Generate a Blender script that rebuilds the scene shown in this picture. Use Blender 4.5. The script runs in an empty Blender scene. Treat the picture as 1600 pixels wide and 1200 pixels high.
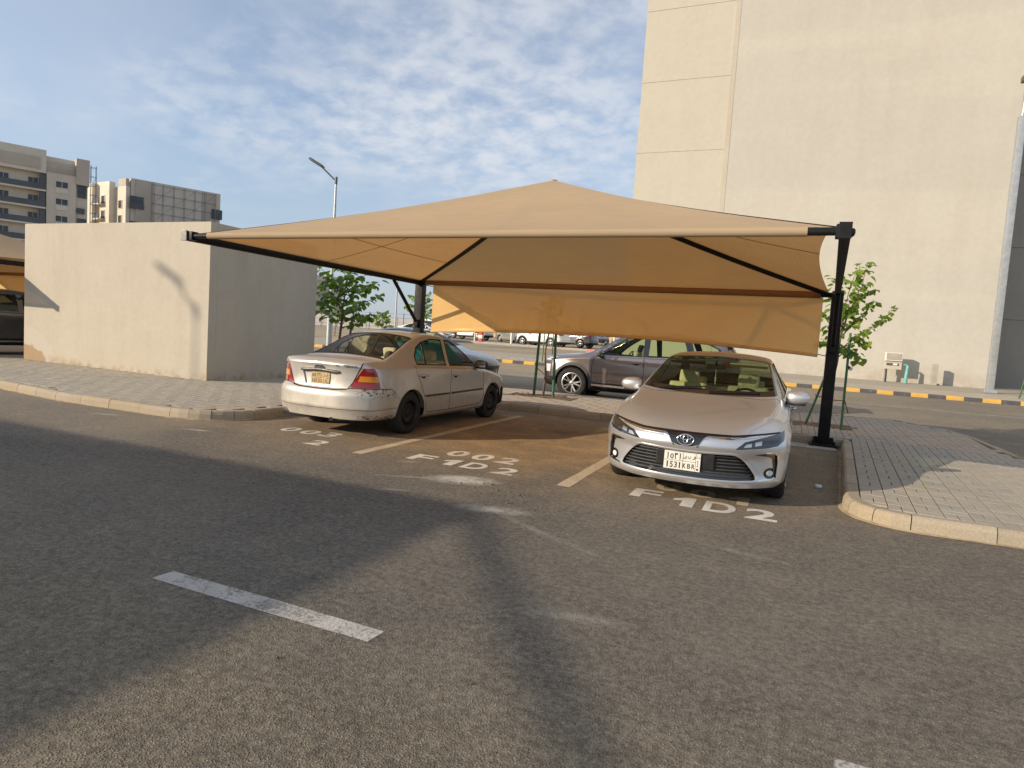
import bpy, bmesh, math, random
import numpy as np
from mathutils import Vector, Matrix, Euler
from mathutils.geometry import delaunay_2d_cdt

R = math.radians
scene = bpy.context.scene
COL = scene.collection
random.seed(7)

# ------------------------------------------------------------------ camera
H_EYE = 1.45
cam_d = bpy.data.cameras.new('camera')
cam_d.sensor_width = 36.0
cam_d.lens = 1007.5 / 1600 * 36
cam_d.clip_start = 0.05
cam_d.clip_end = 3000
cam = bpy.data.objects.new('camera', cam_d)
COL.objects.link(cam)
_p, _r, _y = R(4.19), R(3.768), R(23.0)
_fh = Vector((-math.sin(_y), math.cos(_y), 0))
_fw = _fh * math.cos(_p) - Vector((0, 0, math.sin(_p)))
_r0 = Vector((math.cos(_y), math.sin(_y), 0))
_u0 = _r0.cross(_fw)
_rt = _r0 * math.cos(_r) + _u0 * math.sin(_r)
_up = -_r0 * math.sin(_r) + _u0 * math.cos(_r)
_m = Matrix((_rt, _up, -_fw)).transposed().to_4x4()
_m.translation = Vector((0, 0, H_EYE))
cam.matrix_world = _m
scene.camera = cam

# ------------------------------------------------------------------ sun, sky, exposure
SUN_AZ, SUN_EL = 225.0, 18.5          # compass angle of the sun (clockwise from +Y), elevation
sun_d = bpy.data.lights.new('sun', 'SUN')
sun_d.energy = 4.1
sun_d.angle = R(0.53)
sun_d.color = (1.0, 0.84, 0.64)
sun = bpy.data.objects.new('sun', sun_d)
COL.objects.link(sun)
_sd = Vector((math.sin(R(SUN_AZ)) * math.cos(R(SUN_EL)), math.cos(R(SUN_AZ)) * math.cos(R(SUN_EL)), math.sin(R(SUN_EL))))
sun.rotation_euler = _sd.to_track_quat('Z', 'Y').to_euler()
sun.location = _sd * 60

world = bpy.data.worlds.new('World')
scene.world = world
world.use_nodes = True
wn, wl = world.node_tree.nodes, world.node_tree.links
wn.clear()
sky = wn.new('ShaderNodeTexSky')
sky.sky_type = 'NISHITA'
sky.sun_disc = False
sky.sun_elevation = R(SUN_EL)
sky.sun_rotation = R(SUN_AZ)
sky.air_density = 1.0
sky.dust_density = 0.7
sky.ozone_density = 3.0
bg = wn.new('ShaderNodeBackground')
bg.inputs['Strength'].default_value = 0.146
wout = wn.new('ShaderNodeOutputWorld')
# thin broken high cloud: noise on a plane high above (direction / height)
tc = wn.new('ShaderNodeTexCoord')
sx = wn.new('ShaderNodeSeparateXYZ')
wl.new(tc.outputs['Generated'], sx.inputs[0])
def wmath(op, a, b=None, clamp=False):
    n = wn.new('ShaderNodeMath'); n.operation = op; n.use_clamp = clamp
    for i, v in enumerate((a, b)):
        if v is None: continue
        if isinstance(v, (int, float)): n.inputs[i].default_value = v
        else: wl.new(v, n.inputs[i])
    return n.outputs[0]
zc_ = wmath('ADD', wmath('MAXIMUM', sx.outputs['Z'], 0.0), 0.22)
cx = wmath('DIVIDE', sx.outputs['X'], zc_)
cy = wmath('DIVIDE', sx.outputs['Y'], zc_)
cc = wn.new('ShaderNodeCombineXYZ')
wl.new(cx, cc.inputs[0]); wl.new(cy, cc.inputs[1])
def wnoise(scale, detail, rough, dist=0.0, off=(0, 0, 0), sc=(1, 1, 1), rot=0):
    mp = wn.new('ShaderNodeMapping')
    mp.inputs['Location'].default_value = off
    mp.inputs['Scale'].default_value = sc
    mp.inputs['Rotation'].default_value = (0, 0, rot)
    wl.new(cc.outputs[0], mp.inputs[0])
    n = wn.new('ShaderNodeTexNoise')
    n.inputs['Scale'].default_value = scale
    n.inputs['Detail'].default_value = detail
    n.inputs['Roughness'].default_value = rough
    n.inputs['Distortion'].default_value = dist
    wl.new(mp.outputs[0], n.inputs['Vector'])
    return n.outputs['Fac']
def wramp(fac, a, b):
    m = wn.new('ShaderNodeMapRange'); m.interpolation_type = 'SMOOTHSTEP'
    wl.new(fac, m.inputs[0]); m.inputs[1].default_value = a; m.inputs[2].default_value = b
    return m.outputs[0]
big = wramp(wnoise(0.75, 5, 0.55, 0.4, (2.7, 1.4, 0)), 0.36, 0.60)
fine = wramp(wnoise(9.0, 8, 0.58, 0.15, (3, 1, 0), (1, 1.1, 1), 0.6), 0.28, 0.70)
veil = wramp(wnoise(1.1, 6, 0.55, 0.4, (8, 2, 0), (0.8, 1.1, 1), 0.35), 0.25, 0.75)
cl = wmath('ADD', wmath('MULTIPLY', wmath('MULTIPLY', big, fine), 0.50), wmath('ADD', wmath('MULTIPLY', veil, 0.24), 0.20), True)
fade = wramp(sx.outputs['Z'], 0.02, 0.26)
cl = wmath('MULTIPLY', cl, fade)
mx = wn.new('ShaderNodeMix'); mx.data_type = 'RGBA'
wl.new(cl, mx.inputs[0]); wl.new(sky.outputs[0], mx.inputs[6])
mx.inputs[7].default_value = (4.55, 4.65, 4.85, 1)
hz = wmath('MULTIPLY', wramp(sx.outputs['Z'], 0.30, 0.0), 0.80)
mh = wn.new('ShaderNodeMix'); mh.data_type = 'RGBA'
wl.new(hz, mh.inputs[0]); wl.new(mx.outputs[2], mh.inputs[6])
mh.inputs[7].default_value = (2.75, 3.05, 3.6, 1)
wl.new(mh.outputs[2], bg.inputs[0])
wl.new(bg.outputs[0], wout.inputs[0])

vs = scene.view_settings
vs.view_transform = 'Standard'
vs.look = 'None'
vs.exposure = 0.29
vs.gamma = 1.0
vs.use_curve_mapping = False
scene.render.engine = 'CYCLES'
scene.cycles.max_bounces = 6
scene.cycles.transparent_max_bounces = 12
scene.cycles.use_denoising = True
scene.cycles.sample_clamp_indirect = 4.0
# ------------------------------------------------------------------ object helpers
def zg(y):
    """height of the ground: level in the bays, a gentle rise beyond them"""
    return 0.02 * (min(max(y, 11.7), 75.0) - 11.7)

def link(o, parent=None):
    COL.objects.link(o)
    if parent is not None: o.parent = parent
    return o

def thing(name, label, cat, loc=(0, 0, 0), rz=0.0, group=None):
    o = bpy.data.objects.new(name, None)
    o.empty_display_size = 0.2
    o.location = loc; o.rotation_euler = (0, 0, rz)
    o['label'] = label; o['category'] = cat
    if group: o['group'] = group
    return link(o)

def tag(o, label, cat, group=None):
    o['label'] = label; o['category'] = cat
    if group: o['group'] = group
    return o

def kind(o, k='structure', label=None):
    o['kind'] = k
    if label: o['label'] = label
    return o

def copy_tree(o, parent=None):
    c = o.copy()
    COL.objects.link(c)
    if parent is not None: c.parent = parent
    for ch in list(o.children):
        copy_tree(ch, c)
    return c

class MB:
    """collects simple shapes, built as one mesh"""
    def __init__(s): s.v = []; s.f = []
    def add(s, vs_, fs):
        b = len(s.v)
        s.v += [tuple(p) for p in vs_]
        s.f += [tuple(i + b for i in f) for f in fs]
        return s
    def box(s, c, d, rz=0.0, ch=0.0, rot=None):
        hx, hy, hz = d[0] / 2, d[1] / 2, d[2] / 2
        m = rot if rot is not None else Matrix.Rotation(rz, 3, 'Z')
        C_ = Vector(c)
        if ch <= 0:
            vs_ = [Vector((x, y, z)) for x in (-hx, hx) for y in (-hy, hy) for z in (-hz, hz)]
            fs = [(0, 1, 3, 2), (4, 6, 7, 5), (0, 4, 5, 1), (2, 3, 7, 6), (0, 2, 6, 4), (1, 5, 7, 3)]
        else:
            bm = bmesh.new()
            bmesh.ops.create_cube(bm, size=1.0)
            for v in bm.verts: v.co = Vector((v.co.x * 2 * hx, v.co.y * 2 * hy, v.co.z * 2 * hz))
            bmesh.ops.bevel(bm, geom=bm.edges[:], offset=ch, segments=2, profile=0.7, affect='EDGES')
            bm.verts.index_update()
            vs_ = [v.co.copy() for v in bm.verts]
            fs = [[v.index for v in f.verts] for f in bm.faces]
            bm.free()
        return s.add([m @ v + C_ for v in vs_], fs)
    def prism(s, poly, z0, z1):
        """vertical prism over a ccw polygon [(x,y)]; z0/z1 numbers or functions of (x,y)"""
        n = len(poly)
        a = z0 if callable(z0) else (lambda x, y: z0)
        b = z1 if callable(z1) else (lambda x, y: z1)
        vs_ = [(x, y, a(x, y)) for x, y in poly] + [(x, y, b(x, y)) for x, y in poly]
        fs = [tuple(range(n - 1, -1, -1)), tuple(range(n, 2 * n))]
        fs += [(i, (i + 1) % n, n + (i + 1) % n, n + i) for i in range(n)]
        return s.add(vs_, fs)
    def tube(s, path, rad, n=10, cap=True, sq=False):
        path = [Vector(p) for p in path]
        rads = rad if isinstance(rad, (list, tuple)) else [rad] * len(path)
        vs_ = []; prev = None
        for i, p in enumerate(path):
            t = (path[min(i + 1, len(path) - 1)] - path[max(i - 1, 0)]).normalized()
            if prev is None:
                up = Vector((0, 0, 1)) if abs(t.z) < 0.95 else Vector((1, 0, 0))
                a = t.cross(up).normalized()
            else:
                a = (prev - t * prev.dot(t)).normalized()
            prev = a
            b = t.cross(a)
            for k in range(n):
                th = 2 * math.pi * (k + (0.5 if sq else 0)) / n
                vs_.append(p + (a * math.cos(th) + b * math.sin(th)) * rads[i])
        fs = []
        for i in range(len(path) - 1):
            for k in range(n):
                fs.append((i * n + k, i * n + (k + 1) % n, (i + 1) * n + (k + 1) % n, (i + 1) * n + k))
        if cap:
            fs.append(tuple(range(n - 1, -1, -1)))
            fs.append(tuple(range((len(path) - 1) * n, len(path) * n)))
        return s.add(vs_, fs)
    def lathe(s, prof, n=24, c=(0, 0, 0), axis='z', closed=False):
        """prof: [(radius, height)]"""
        vs_ = []
        for r, h in prof:
            for k in range(n):
                a = 2 * math.pi * k / n
                x, y, z = r * math.cos(a), r * math.sin(a), h
                if axis == 'y': x, y, z = x, z, -y
                elif axis == 'x': x, y, z = z, x, y
                vs_.append((x + c[0], y + c[1], z + c[2]))
        fs = []
        m = len(prof)
        for i in range(m if closed else m - 1):
            j = (i + 1) % m
            for k in range(n):
                fs.append((i * n + k, i * n + (k + 1) % n, j * n + (k + 1) % n, j * n + k))
        if not closed:
            if prof[0][0] > 1e-6: fs.append(tuple(range(n - 1, -1, -1)))
            if prof[-1][0] > 1e-6: fs.append(tuple(range((m - 1) * n, m * n)))
        return s.add(vs_, fs)
    def bar(s, p, q, w, h=None, ch=0.0):
        """rectangular bar from p to q"""
        p, q = Vector(p), Vector(q)
        d = q - p
        rot = d.to_track_quat('X', 'Z').to_matrix()
        return s.box((p + q) / 2, (d.length, w, h or w), rot=rot, ch=ch)
    def build(s, name, mat, parent=None, smooth=False, loc=None):
        me = bpy.data.meshes.new(name)
        me.from_pydata(s.v, [], s.f)
        bm = bmesh.new(); bm.from_mesh(me)
        bmesh.ops.recalc_face_normals(bm, faces=bm.faces[:])
        bm.to_mesh(me); bm.free()
        me.materials.append(mat)
        if smooth:
            me.shade_smooth()
            if smooth != 'all': me.set_sharp_from_angle(angle=R(38))
        o = bpy.data.objects.new(name, me)
        if loc is not None: o.location = loc
        return link(o, parent)

# ------------------------------------------------------------------ materials
def new_mat(name):
    m = bpy.data.materials.new(name)
    m.use_nodes = True
    nt = m.node_tree
    nt.nodes.clear()
    out = nt.nodes.new('ShaderNodeOutputMaterial')
    b = nt.nodes.new('ShaderNodeBsdfPrincipled')
    nt.links.new(b.outputs[0], out.inputs[0])
    return m, nt, b, out

class NT:
    def __init__(s, nt): s.nt = nt; s.tcn = None
    def node(s, t): return s.nt.nodes.new(t)
    def ln(s, a, b): s.nt.links.new(a, b)
    def co(s, which='Object'):
        if s.tcn is None: s.tcn = s.node('ShaderNodeTexCoord')
        return s.tcn.outputs[which]
    def pos(s): return s.node('ShaderNodeNewGeometry').outputs['Position']
    def val(s, sock, v):
        if isinstance(v, (int, float)): sock.default_value = v
        elif isinstance(v, (tuple, list)): sock.default_value = tuple(v) + ((1,) if len(v) == 3 and len(sock.default_value) == 4 else ())
        else: s.ln(v, sock)
    def math(s, op, a, b=0.0, c=None, clamp=False):
        n = s.node('ShaderNodeMath'); n.operation = op; n.use_clamp = clamp
        s.val(n.inputs[0], a); s.val(n.inputs[1], b)
        if c is not None: s.val(n.inputs[2], c)
        return n.outputs[0]
    def noise(s, vec, scale, detail=4, rough=0.55, dist=0.0, sc=None, off=None):
        if sc or off:
            mp = s.node('ShaderNodeMapping')
            if sc: mp.inputs['Scale'].default_value = sc
            if off: mp.inputs['Location'].default_value = off
            s.ln(vec, mp.inputs[0]); vec = mp.outputs[0]
        n = s.node('ShaderNodeTexNoise')
        s.ln(vec, n.inputs['Vector'])
        n.inputs['Scale'].default_value = scale; n.inputs['Detail'].default_value = detail
        n.inputs['Roughness'].default_value = rough; n.inputs['Distortion'].default_value = dist
        return n.outputs['Fac']
    def voro(s, vec, scale, out='Distance', feat='F1'):
        n = s.node('ShaderNodeTexVoronoi'); n.feature = feat
        s.ln(vec, n.inputs['Vector']); n.inputs['Scale'].default_value = scale
        return n.outputs[out]
    def ramp(s, f, a, b, lo=0.0, hi=1.0, smooth=True):
        n = s.node('ShaderNodeMapRange')
        if smooth: n.interpolation_type = 'SMOOTHSTEP'
        s.val(n.inputs[0], f); n.inputs[1].default_value = a; n.inputs[2].default_value = b
        n.inputs[3].default_value = lo; n.inputs[4].default_value = hi
        return n.outputs[0]
    def mix(s, f, a, b, blend='MIX'):
        n = s.node('ShaderNodeMix'); n.data_type = 'RGBA'; n.blend_type = blend
        s.val(n.inputs[0], f); s.val(n.inputs[6], a); s.val(n.inputs[7], b)
        return n.outputs[2]
    def bump(s, h, strength, dist=0.01, normal=None):
        n = s.node('ShaderNodeBump')
        n.inputs['Strength'].default_value = strength; n.inputs['Distance'].default_value = dist
        s.ln(h, n.inputs['Height'])
        if normal is not None: s.ln(normal, n.inputs['Normal'])
        return n.outputs[0]
    def sep(s, v):
        n = s.node('ShaderNodeSeparateXYZ'); s.ln(v, n.inputs[0]); return n.outputs
    def blob(s, px, py, x0, y0, rx, ry, rot=0.0):
        """1 at (x0,y0) falling to 0 on an ellipse; a stain's place on the ground"""
        dx = s.math('SUBTRACT', px, x0); dy = s.math('SUBTRACT', py, y0)
        c, q = math.cos(rot), math.sin(rot)
        u = s.math('ADD', s.math('MULTIPLY', dx, c), s.math('MULTIPLY', dy, q))
        v = s.math('SUBTRACT', s.math('MULTIPLY', dy, c), s.math('MULTIPLY', dx, q))
        u = s.math('DIVIDE', u, rx); v = s.math('DIVIDE', v, ry)
        d = s.math('SQRT', s.math('ADD', s.math('MULTIPLY', u, u), s.math('MULTIPLY', v, v)))
        return s.math('SUBTRACT', 1.0, d, clamp=True)

def simple(name, col, rough=0.6, metal=0.0, var=0.12, scale=6.0, bump=0.0, bscale=60.0, coat=0.0, spec=0.5, coord='Object'):
    """a plain procedural material: a base colour that varies a little, fine relief"""
    m, nt, b, out = new_mat(name)
    n = NT(nt)
    v = n.co(coord)
    f = n.noise(v, scale, 5, 0.6)
    c1 = tuple(min(1, c * (1 - var)) for c in col); c2 = tuple(min(1, c * (1 + var)) for c in col)
    n.ln(n.mix(n.ramp(f, 0.3, 0.7), c1, c2), b.inputs['Base Color'])
    n.ln(n.ramp(n.noise(v, scale * 3, 3), 0.3, 0.7, max(0.03, rough - 0.07), min(1, rough + 0.07)), b.inputs['Roughness'])
    b.inputs['Metallic'].default_value = metal
    b.inputs['Coat Weight'].default_value = coat
    b.inputs['Coat Roughness'].default_value = 0.06
    b.inputs['Specular IOR Level'].default_value = spec
    if bump > 0:
        n.ln(n.bump(n.noise(v, bscale, 4), bump, 0.01), b.inputs['Normal'])
    return m
# ------------------------------------------------------------------ materials of the place
def asphalt_mat():
    m, nt, b, out = new_mat('asphalt')
    n = NT(nt)
    p = n.pos()
    x, y, z = n.sep(p)
    agg = n.voro(p, 90)
    agg2 = n.voro(p, 135)
    col = n.noise(p, 55, 5, .7)
    stone = n.math('MULTIPLY', n.ramp(agg, .46, .16), n.ramp(col, .40, .56))
    base = n.mix(n.ramp(n.noise(p, 140, 3, .6), .3, .7), (.084, .074, .060), (.225, .197, .157))
    base = n.mix(n.math('MULTIPLY', stone, .8), base, (.46, .41, .33))
    grit = n.math('MULTIPLY', n.ramp(n.noise(p, 24, 6, .8), .36, .66, .62, 1.38), n.ramp(n.noise(p, 6.5, 5, .7), .3, .7, .88, 1.12))
    base = n.mix(1.0, base, grit, 'MULTIPLY')
    # worn and dusty areas
    big = n.ramp(n.noise(p, .33, 6, .6, .8), .32, .70)
    strk = n.ramp(n.noise(p, 1.0, 7, .65, .6, (.16, 1.6, 1), (3, 1, 0)), .35, .75)
    mid = n.ramp(n.noise(p, 2.1, 7, .68, .4), .35, .75)
    dust = n.math('ADD', n.math('MULTIPLY', big, .22), n.math('MULTIPLY', n.math('MULTIPLY', strk, mid), .34))
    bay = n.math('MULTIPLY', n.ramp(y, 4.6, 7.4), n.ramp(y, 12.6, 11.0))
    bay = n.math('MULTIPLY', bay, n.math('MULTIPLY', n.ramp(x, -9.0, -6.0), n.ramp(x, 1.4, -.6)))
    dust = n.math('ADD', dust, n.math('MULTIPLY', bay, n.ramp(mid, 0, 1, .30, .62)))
    edge = n.math('MULTIPLY', n.ramp(x, -6.6, -7.6), n.ramp(y, 3.6, 6.6))
    dust = n.math('ADD', dust, n.math('MULTIPLY', edge, .35))
    far = n.ramp(y, 14.0, 19.0)
    dust = n.math('ADD', dust, n.math('MULTIPLY', far, .18), clamp=True)
    pores = n.ramp(agg2, .10, .40, .35, 1.0)
    dust = n.math('MULTIPLY', dust, pores)
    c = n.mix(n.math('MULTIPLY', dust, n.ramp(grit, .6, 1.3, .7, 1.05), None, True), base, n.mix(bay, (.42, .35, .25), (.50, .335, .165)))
    # pale spilt powder, oil in the bays
    w = None
    for (x0, y0, rx, ry, ro, k) in ((-2.86, 5.66, .42, .24, .35, 1.5), (-3.2, 5.50, .6, .05, .45, .5), (-2.16, 4.84, .40, .15, .25, .75), (-3.75, 6.05, .16, .06, .4, .45), (-8.7, 6.0, .30, .04, .3, 1.0), (-6.85, 5.95, .26, .05, .3, 1.0), (-1.6, 4.5, .7, .06, -.5, .25), (-3.2, 4.9, .2, .05, .4, .4), (-.9, 3.2, .35, .08, .2, .3), (-.2, 4.9, .5, .06, -.2, .22)):
        q = n.math('MULTIPLY', n.blob(x, y, x0, y0, rx, ry, ro), k)
        w = q if w is None else n.math('MAXIMUM', w, q)
    w = n.math('MULTIPLY', w, n.ramp(n.noise(p, 9, 6, .7, .5), .30, .62, .25, 1.15), clamp=True)
    c = n.mix(n.math('MULTIPLY', w, pores), c, (.66, .62, .53))
    oil = None
    for (x0, y0, r_) in ((-3.1, 9.6, .55), (-.9, 9.2, .8), (-5.7, 9.9, .7), (-3.3, 8.3, .35)):
        q = n.blob(x, y, x0, y0, r_, r_ * .8); oil = q if oil is None else n.math('MAXIMUM', oil, q)
    oil = n.math('MULTIPLY', n.math('MULTIPLY', oil, 1.2, clamp=True), n.ramp(n.noise(p, 3.4, 5, .65), .35, .6))
    dk = n.math('MULTIPLY', oil, .45)
    c = n.mix(dk, c, (.055, .052, .05))
    lane = n.ramp(n.noise(p, .22, 3, .5, .2, (.25, 1, 1), (5, 2, 0)), .42, .56)
    c = n.mix(1.0, c, n.mix(lane, (.93, .94, .97), (1.06, 1.03, .97)), 'MULTIPLY')
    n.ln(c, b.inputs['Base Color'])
    n.ln(n.ramp(agg, .0, .5, .72, .95), b.inputs['Roughness'])
    b.inputs['Specular IOR Level'].default_value = .3
    h = n.math('ADD', n.math('MULTIPLY', n.ramp(agg, .5, .05), .75), n.math('MULTIPLY', n.noise(p, 170, 3, .6), .5))
    near = n.ramp(y, 22.0, 4.0, .35, 1.0)
    bp = n.node('ShaderNodeBump'); bp.inputs['Distance'].default_value = .012
    n.ln(near, bp.inputs['Strength']); n.ln(h, bp.inputs['Height'])
    n.ln(bp.outputs[0], b.inputs['Normal'])
    return m

def plaster(name, col, col2, streak=.5, vscale=1.0, bump=.25):
    m, nt, b, out = new_mat(name)
    n = NT(nt)
    p = n.pos()
    a = n.ramp(n.noise(p, .7 * vscale, 7, .62, .3), .3, .72)
    s = n.ramp(n.noise(p, 2.4 * vscale, 6, .65, .2, (1, 1, .13)), .35, .75)
    f = n.math('ADD', n.math('MULTIPLY', a, .5), n.math('MULTIPLY', s, streak), clamp=True)
    c = n.mix(f, col, col2)
    tr = n.ramp(n.noise(p, 9 * vscale, 5, .6), .3, .7, .97, 1.02)
    c = n.mix(1.0, c, tr, 'MULTIPLY')
    n.ln(c, b.inputs['Base Color'])
    b.inputs['Roughness'].default_value = .92
    b.inputs['Specular IOR Level'].default_value = .2
    n.ln(n.bump(n.math('ADD', n.noise(p, 70, 5, .6), n.math('MULTIPLY', n.noise(p, 1.4, 3, .5), .8)), bump, .012), b.inputs['Normal'])
    return m, nt, b, n, c

def fabric_mat(name, col, trans, glow=.5, open_=.2, tint=(1, .80, .52)):
    """woven shade net: diffuse with light let through"""
    m, nt, b, out = new_mat(name)
    nt.nodes.remove(b)
    n = NT(nt)
    p = n.pos()
    x, y, z = n.sep(p)
    wv = n.node('ShaderNodeTexWave'); wv.bands_direction = 'Z'
    wv.inputs['Scale'].default_value = 26; wv.inputs['Distortion'].default_value = 1.2; wv.inputs['Detail'].default_value = 3
    n.ln(p, wv.inputs['Vector'])
    v = n.ramp(n.noise(p, .8, 5, .55, .2), .3, .7, .96, 1.03)
    fine = n.ramp(n.noise(p, 10, 5, .7, 0, (.35, .35, 6)), .3, .7, .965, 1.03)
    k = n.math('MULTIPLY', v, n.math('MULTIPLY', fine, n.ramp(wv.outputs['Fac'], 0, 1, .97, 1.02)))
    d = n.node('ShaderNodeBsdfDiffuse'); t = n.node('ShaderNodeBsdfTranslucent')
    n.ln(n.mix(1.0, col, k, 'MULTIPLY'), d.inputs[0]); n.ln(n.mix(1.0, trans, k, 'MULTIPLY'), t.inputs[0])
    mx_ = n.node('ShaderNodeMixShader'); mx_.inputs[0].default_value = glow
    n.ln(d.outputs[0], mx_.inputs[1]); n.ln(t.outputs[0], mx_.inputs[2])
    tr = n.node('ShaderNodeBsdfTransparent'); tr.inputs[0].default_value = tint + (1,)
    m2 = n.node('ShaderNodeMixShader'); m2.inputs[0].default_value = open_
    n.ln(mx_.outputs[0], m2.inputs[1]); n.ln(tr.outputs[0], m2.inputs[2])
    n.ln(m2.outputs[0], out.inputs[0])
    bp = n.bump(n.noise(p, 140, 3, .6), .12, .004)
    n.ln(bp, d.inputs['Normal'])
    return m

def brick_mat(name, c1, c2, sand):
    m, nt, b, out = new_mat(name)
    n = NT(nt)
    p = n.pos()
    oi = n.node('ShaderNodeObjectInfo'); g = n.node('ShaderNodeNewGeometry')
    r = n.math('FRACT', n.math('ADD', oi.outputs['Random'], g.outputs['Random Per Island']))
    c = n.mix(r, c1, c2)
    c = n.mix(n.math('MULTIPLY', n.ramp(n.noise(p, .9, 6, .65, .5), .35, .72), .7), c, sand)
    c = n.mix(1.0, c, n.ramp(n.noise(p, 70, 4, .6), .3, .7, .85, 1.1), 'MULTIPLY')
    n.ln(c, b.inputs['Base Color'])
    b.inputs['Roughness'].default_value = .9
    b.inputs['Specular IOR Level'].default_value = .25
    n.ln(n.bump(n.noise(p, 120, 4, .6), .35, .004), b.inputs['Normal'])
    return m

def worn_paint(name, col, under, wear=.5):
    m, nt, b, out = new_mat(name)
    n = NT(nt)
    p = n.pos()
    f = n.math('ADD', n.math('MULTIPLY', n.noise(p, 42, 6, .75), .6), n.math('MULTIPLY', n.noise(p, 4.5, 5, .6), .4))
    w = n.ramp(f, wear - .05, wear + .07)
    c = n.mix(n.ramp(n.noise(p, 3, 5, .6), .3, .7), col, tuple(c_ * .82 for c_ in col))
    n.ln(n.mix(w, c, under), b.inputs['Base Color'])
    b.inputs['Roughness'].default_value = .85
    n.ln(n.bump(n.voro(p, 62), .6, .004), b.inputs['Normal'])
    return m

M = {}
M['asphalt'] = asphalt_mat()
M['sand'] = simple('dry_sand', (.34, .27, .18), .95, 0, .25, .35, .3, 30, coord='Object')
M['box_wall'], *_ = plaster('cream_render', (.505, .462, .388), (.455, .415, .338), .45, 1.0, .12)
def tower_mat():
    m, nt, b, n, c = plaster('pale_render', (.495, .475, .425), (.462, .438, .380), .55, .5, .1)
    p = n.pos(); x, y, z = n.sep(p)
    low = n.math('MULTIPLY', n.ramp(z, 1.6, .45), n.ramp(n.noise(p, 1.6, 6, .7), .40, .66))
    c = n.mix(n.math('MULTIPLY', low, .55), c, (.34, .27, .19))
    lift = n.ramp(n.noise(p, .5, 3, .4, 0, (.1, .1, 1.2)), .45, .62)
    c = n.mix(1.0, c, n.mix(lift, (.975, .975, .98), (1.02, 1.02, 1.01)), 'MULTIPLY')
    n.ln(c, b.inputs['Base Color'])
    return m
M['tower_wall'] = tower_mat()
M['seam_thread'] = simple('seam_thread', (.42, .27, .13), .9)
M['tower_side'], *_ = plaster('yellowish_render', (.51, .48, .405), (.485, .45, .37), .4, .5, .1)
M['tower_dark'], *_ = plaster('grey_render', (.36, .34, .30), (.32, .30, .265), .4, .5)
M['fabric'] = fabric_mat('shade_net', (.66, .515, .345), (.54, .26, .075), .36, .10, (.9, .55, .25))
M['screen'] = fabric_mat('shade_screen', (.88, .60, .27), (.66, .37, .12), .25, .06)
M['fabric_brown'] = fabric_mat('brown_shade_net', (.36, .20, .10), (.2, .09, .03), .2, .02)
M['black_steel'] = simple('black_painted_steel', (.011, .011, .012), .55, .0, .25, 9, .05, 60, spec=.22)
M['brick'] = brick_mat('grey_paver', (.345, .318, .268), (.395, .362, .30), (.44, .37, .27))
M['brick_pink'] = brick_mat('pinkish_paver', (.38, .315, .255), (.44, .37, .305), (.44, .36, .26))
M['bedding'] = simple('joint_sand', (.10, .085, .065), .95, 0, .3, 8, .2, 60)
M['kerb'] = brick_mat('kerb_concrete', (.35, .30, .225), (.42, .36, .275), (.37, .295, .19))
M['kerb_yellow'] = worn_paint('kerb_yellow_paint', (.66, .40, .09), (.36, .28, .18), .60)
M['kerb_black'] = worn_paint('kerb_grey_paint', (.085, .085, .09), (.25, .22, .18), .60)
M['white_line'] = worn_paint('white_road_paint', (.50, .47, .42), (.19, .175, .155), .525)
M['dusty_line'] = worn_paint('dusty_road_paint', (.58, .47, .32), (.30, .23, .15), .575)
M['letters'] = worn_paint('white_stencil_paint', (.72, .67, .58), (.26, .20, .135), .575)
M['letters_dusty'] = worn_paint('dusty_stencil_paint', (.58, .47, .30), (.22, .16, .10), .60)
M['concrete'] = simple('grey_concrete', (.36, .33, .28), .9, 0, .12, 4, .25, 50)
M['green_pole'] = simple('green_stake_paint', (.045, .13, .06), .55, .1, .25, 10)
M['bark'] = simple('young_bark', (.16, .115, .075), .9, 0, .3, 18, .5, 60)
M['soil'] = simple('dry_soil', (.19, .115, .065), .95, 0, .3, 9, .5, 50)
M['grey_metal'] = simple('grey_galvanised', (.42, .44, .45), .45, .5, .1, 6)
M['galv_dark'] = simple('dull_metal', (.13, .13, .13), .5, .5, .15, 6)
def paint(name, col, rough=0.32, metal=0.75, dust=0.25, dustcol=(.36, .29, .20)):
    m, nt, b, out = new_mat(name)
    n = NT(nt)
    v = n.co('Object')
    flake = n.noise(v, 900, 2)
    base = n.mix(n.ramp(flake, .35, .65), tuple(c * .9 for c in col), tuple(min(1, c * 1.08) for c in col))
    g = n.node('ShaderNodeNewGeometry')
    up = n.sep(g.outputs['Normal'])[2]
    grime = n.math('MULTIPLY', n.ramp(n.noise(v, 3.2, 8, .66, .4), .35, .75), dust)
    settle = n.math('MULTIPLY', n.ramp(up, .2, 1.0), dust * .9)
    z = n.sep(v)[2]
    low = n.math('MULTIPLY', n.ramp(z, .75, .22), n.math('MULTIPLY', n.ramp(n.noise(v, 6, 6, .65, 0, (1, 1, .5)), .3, .7), dust * 1.5))
    d = n.math('ADD', n.math('ADD', grime, settle), low, clamp=True)
    n.ln(n.mix(d, base, dustcol), b.inputs['Base Color'])
    n.ln(n.math('MULTIPLY', n.math('SUBTRACT', 1.0, d), metal), b.inputs['Metallic'])
    n.ln(n.math('ADD', n.math('MULTIPLY', d, .5), rough, clamp=True), b.inputs['Roughness'])
    n.ln(n.math('MULTIPLY', n.math('SUBTRACT', 1.0, d), .9), b.inputs['Coat Weight'])
    b.inputs['Coat Roughness'].default_value = .05
    return m

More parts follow.
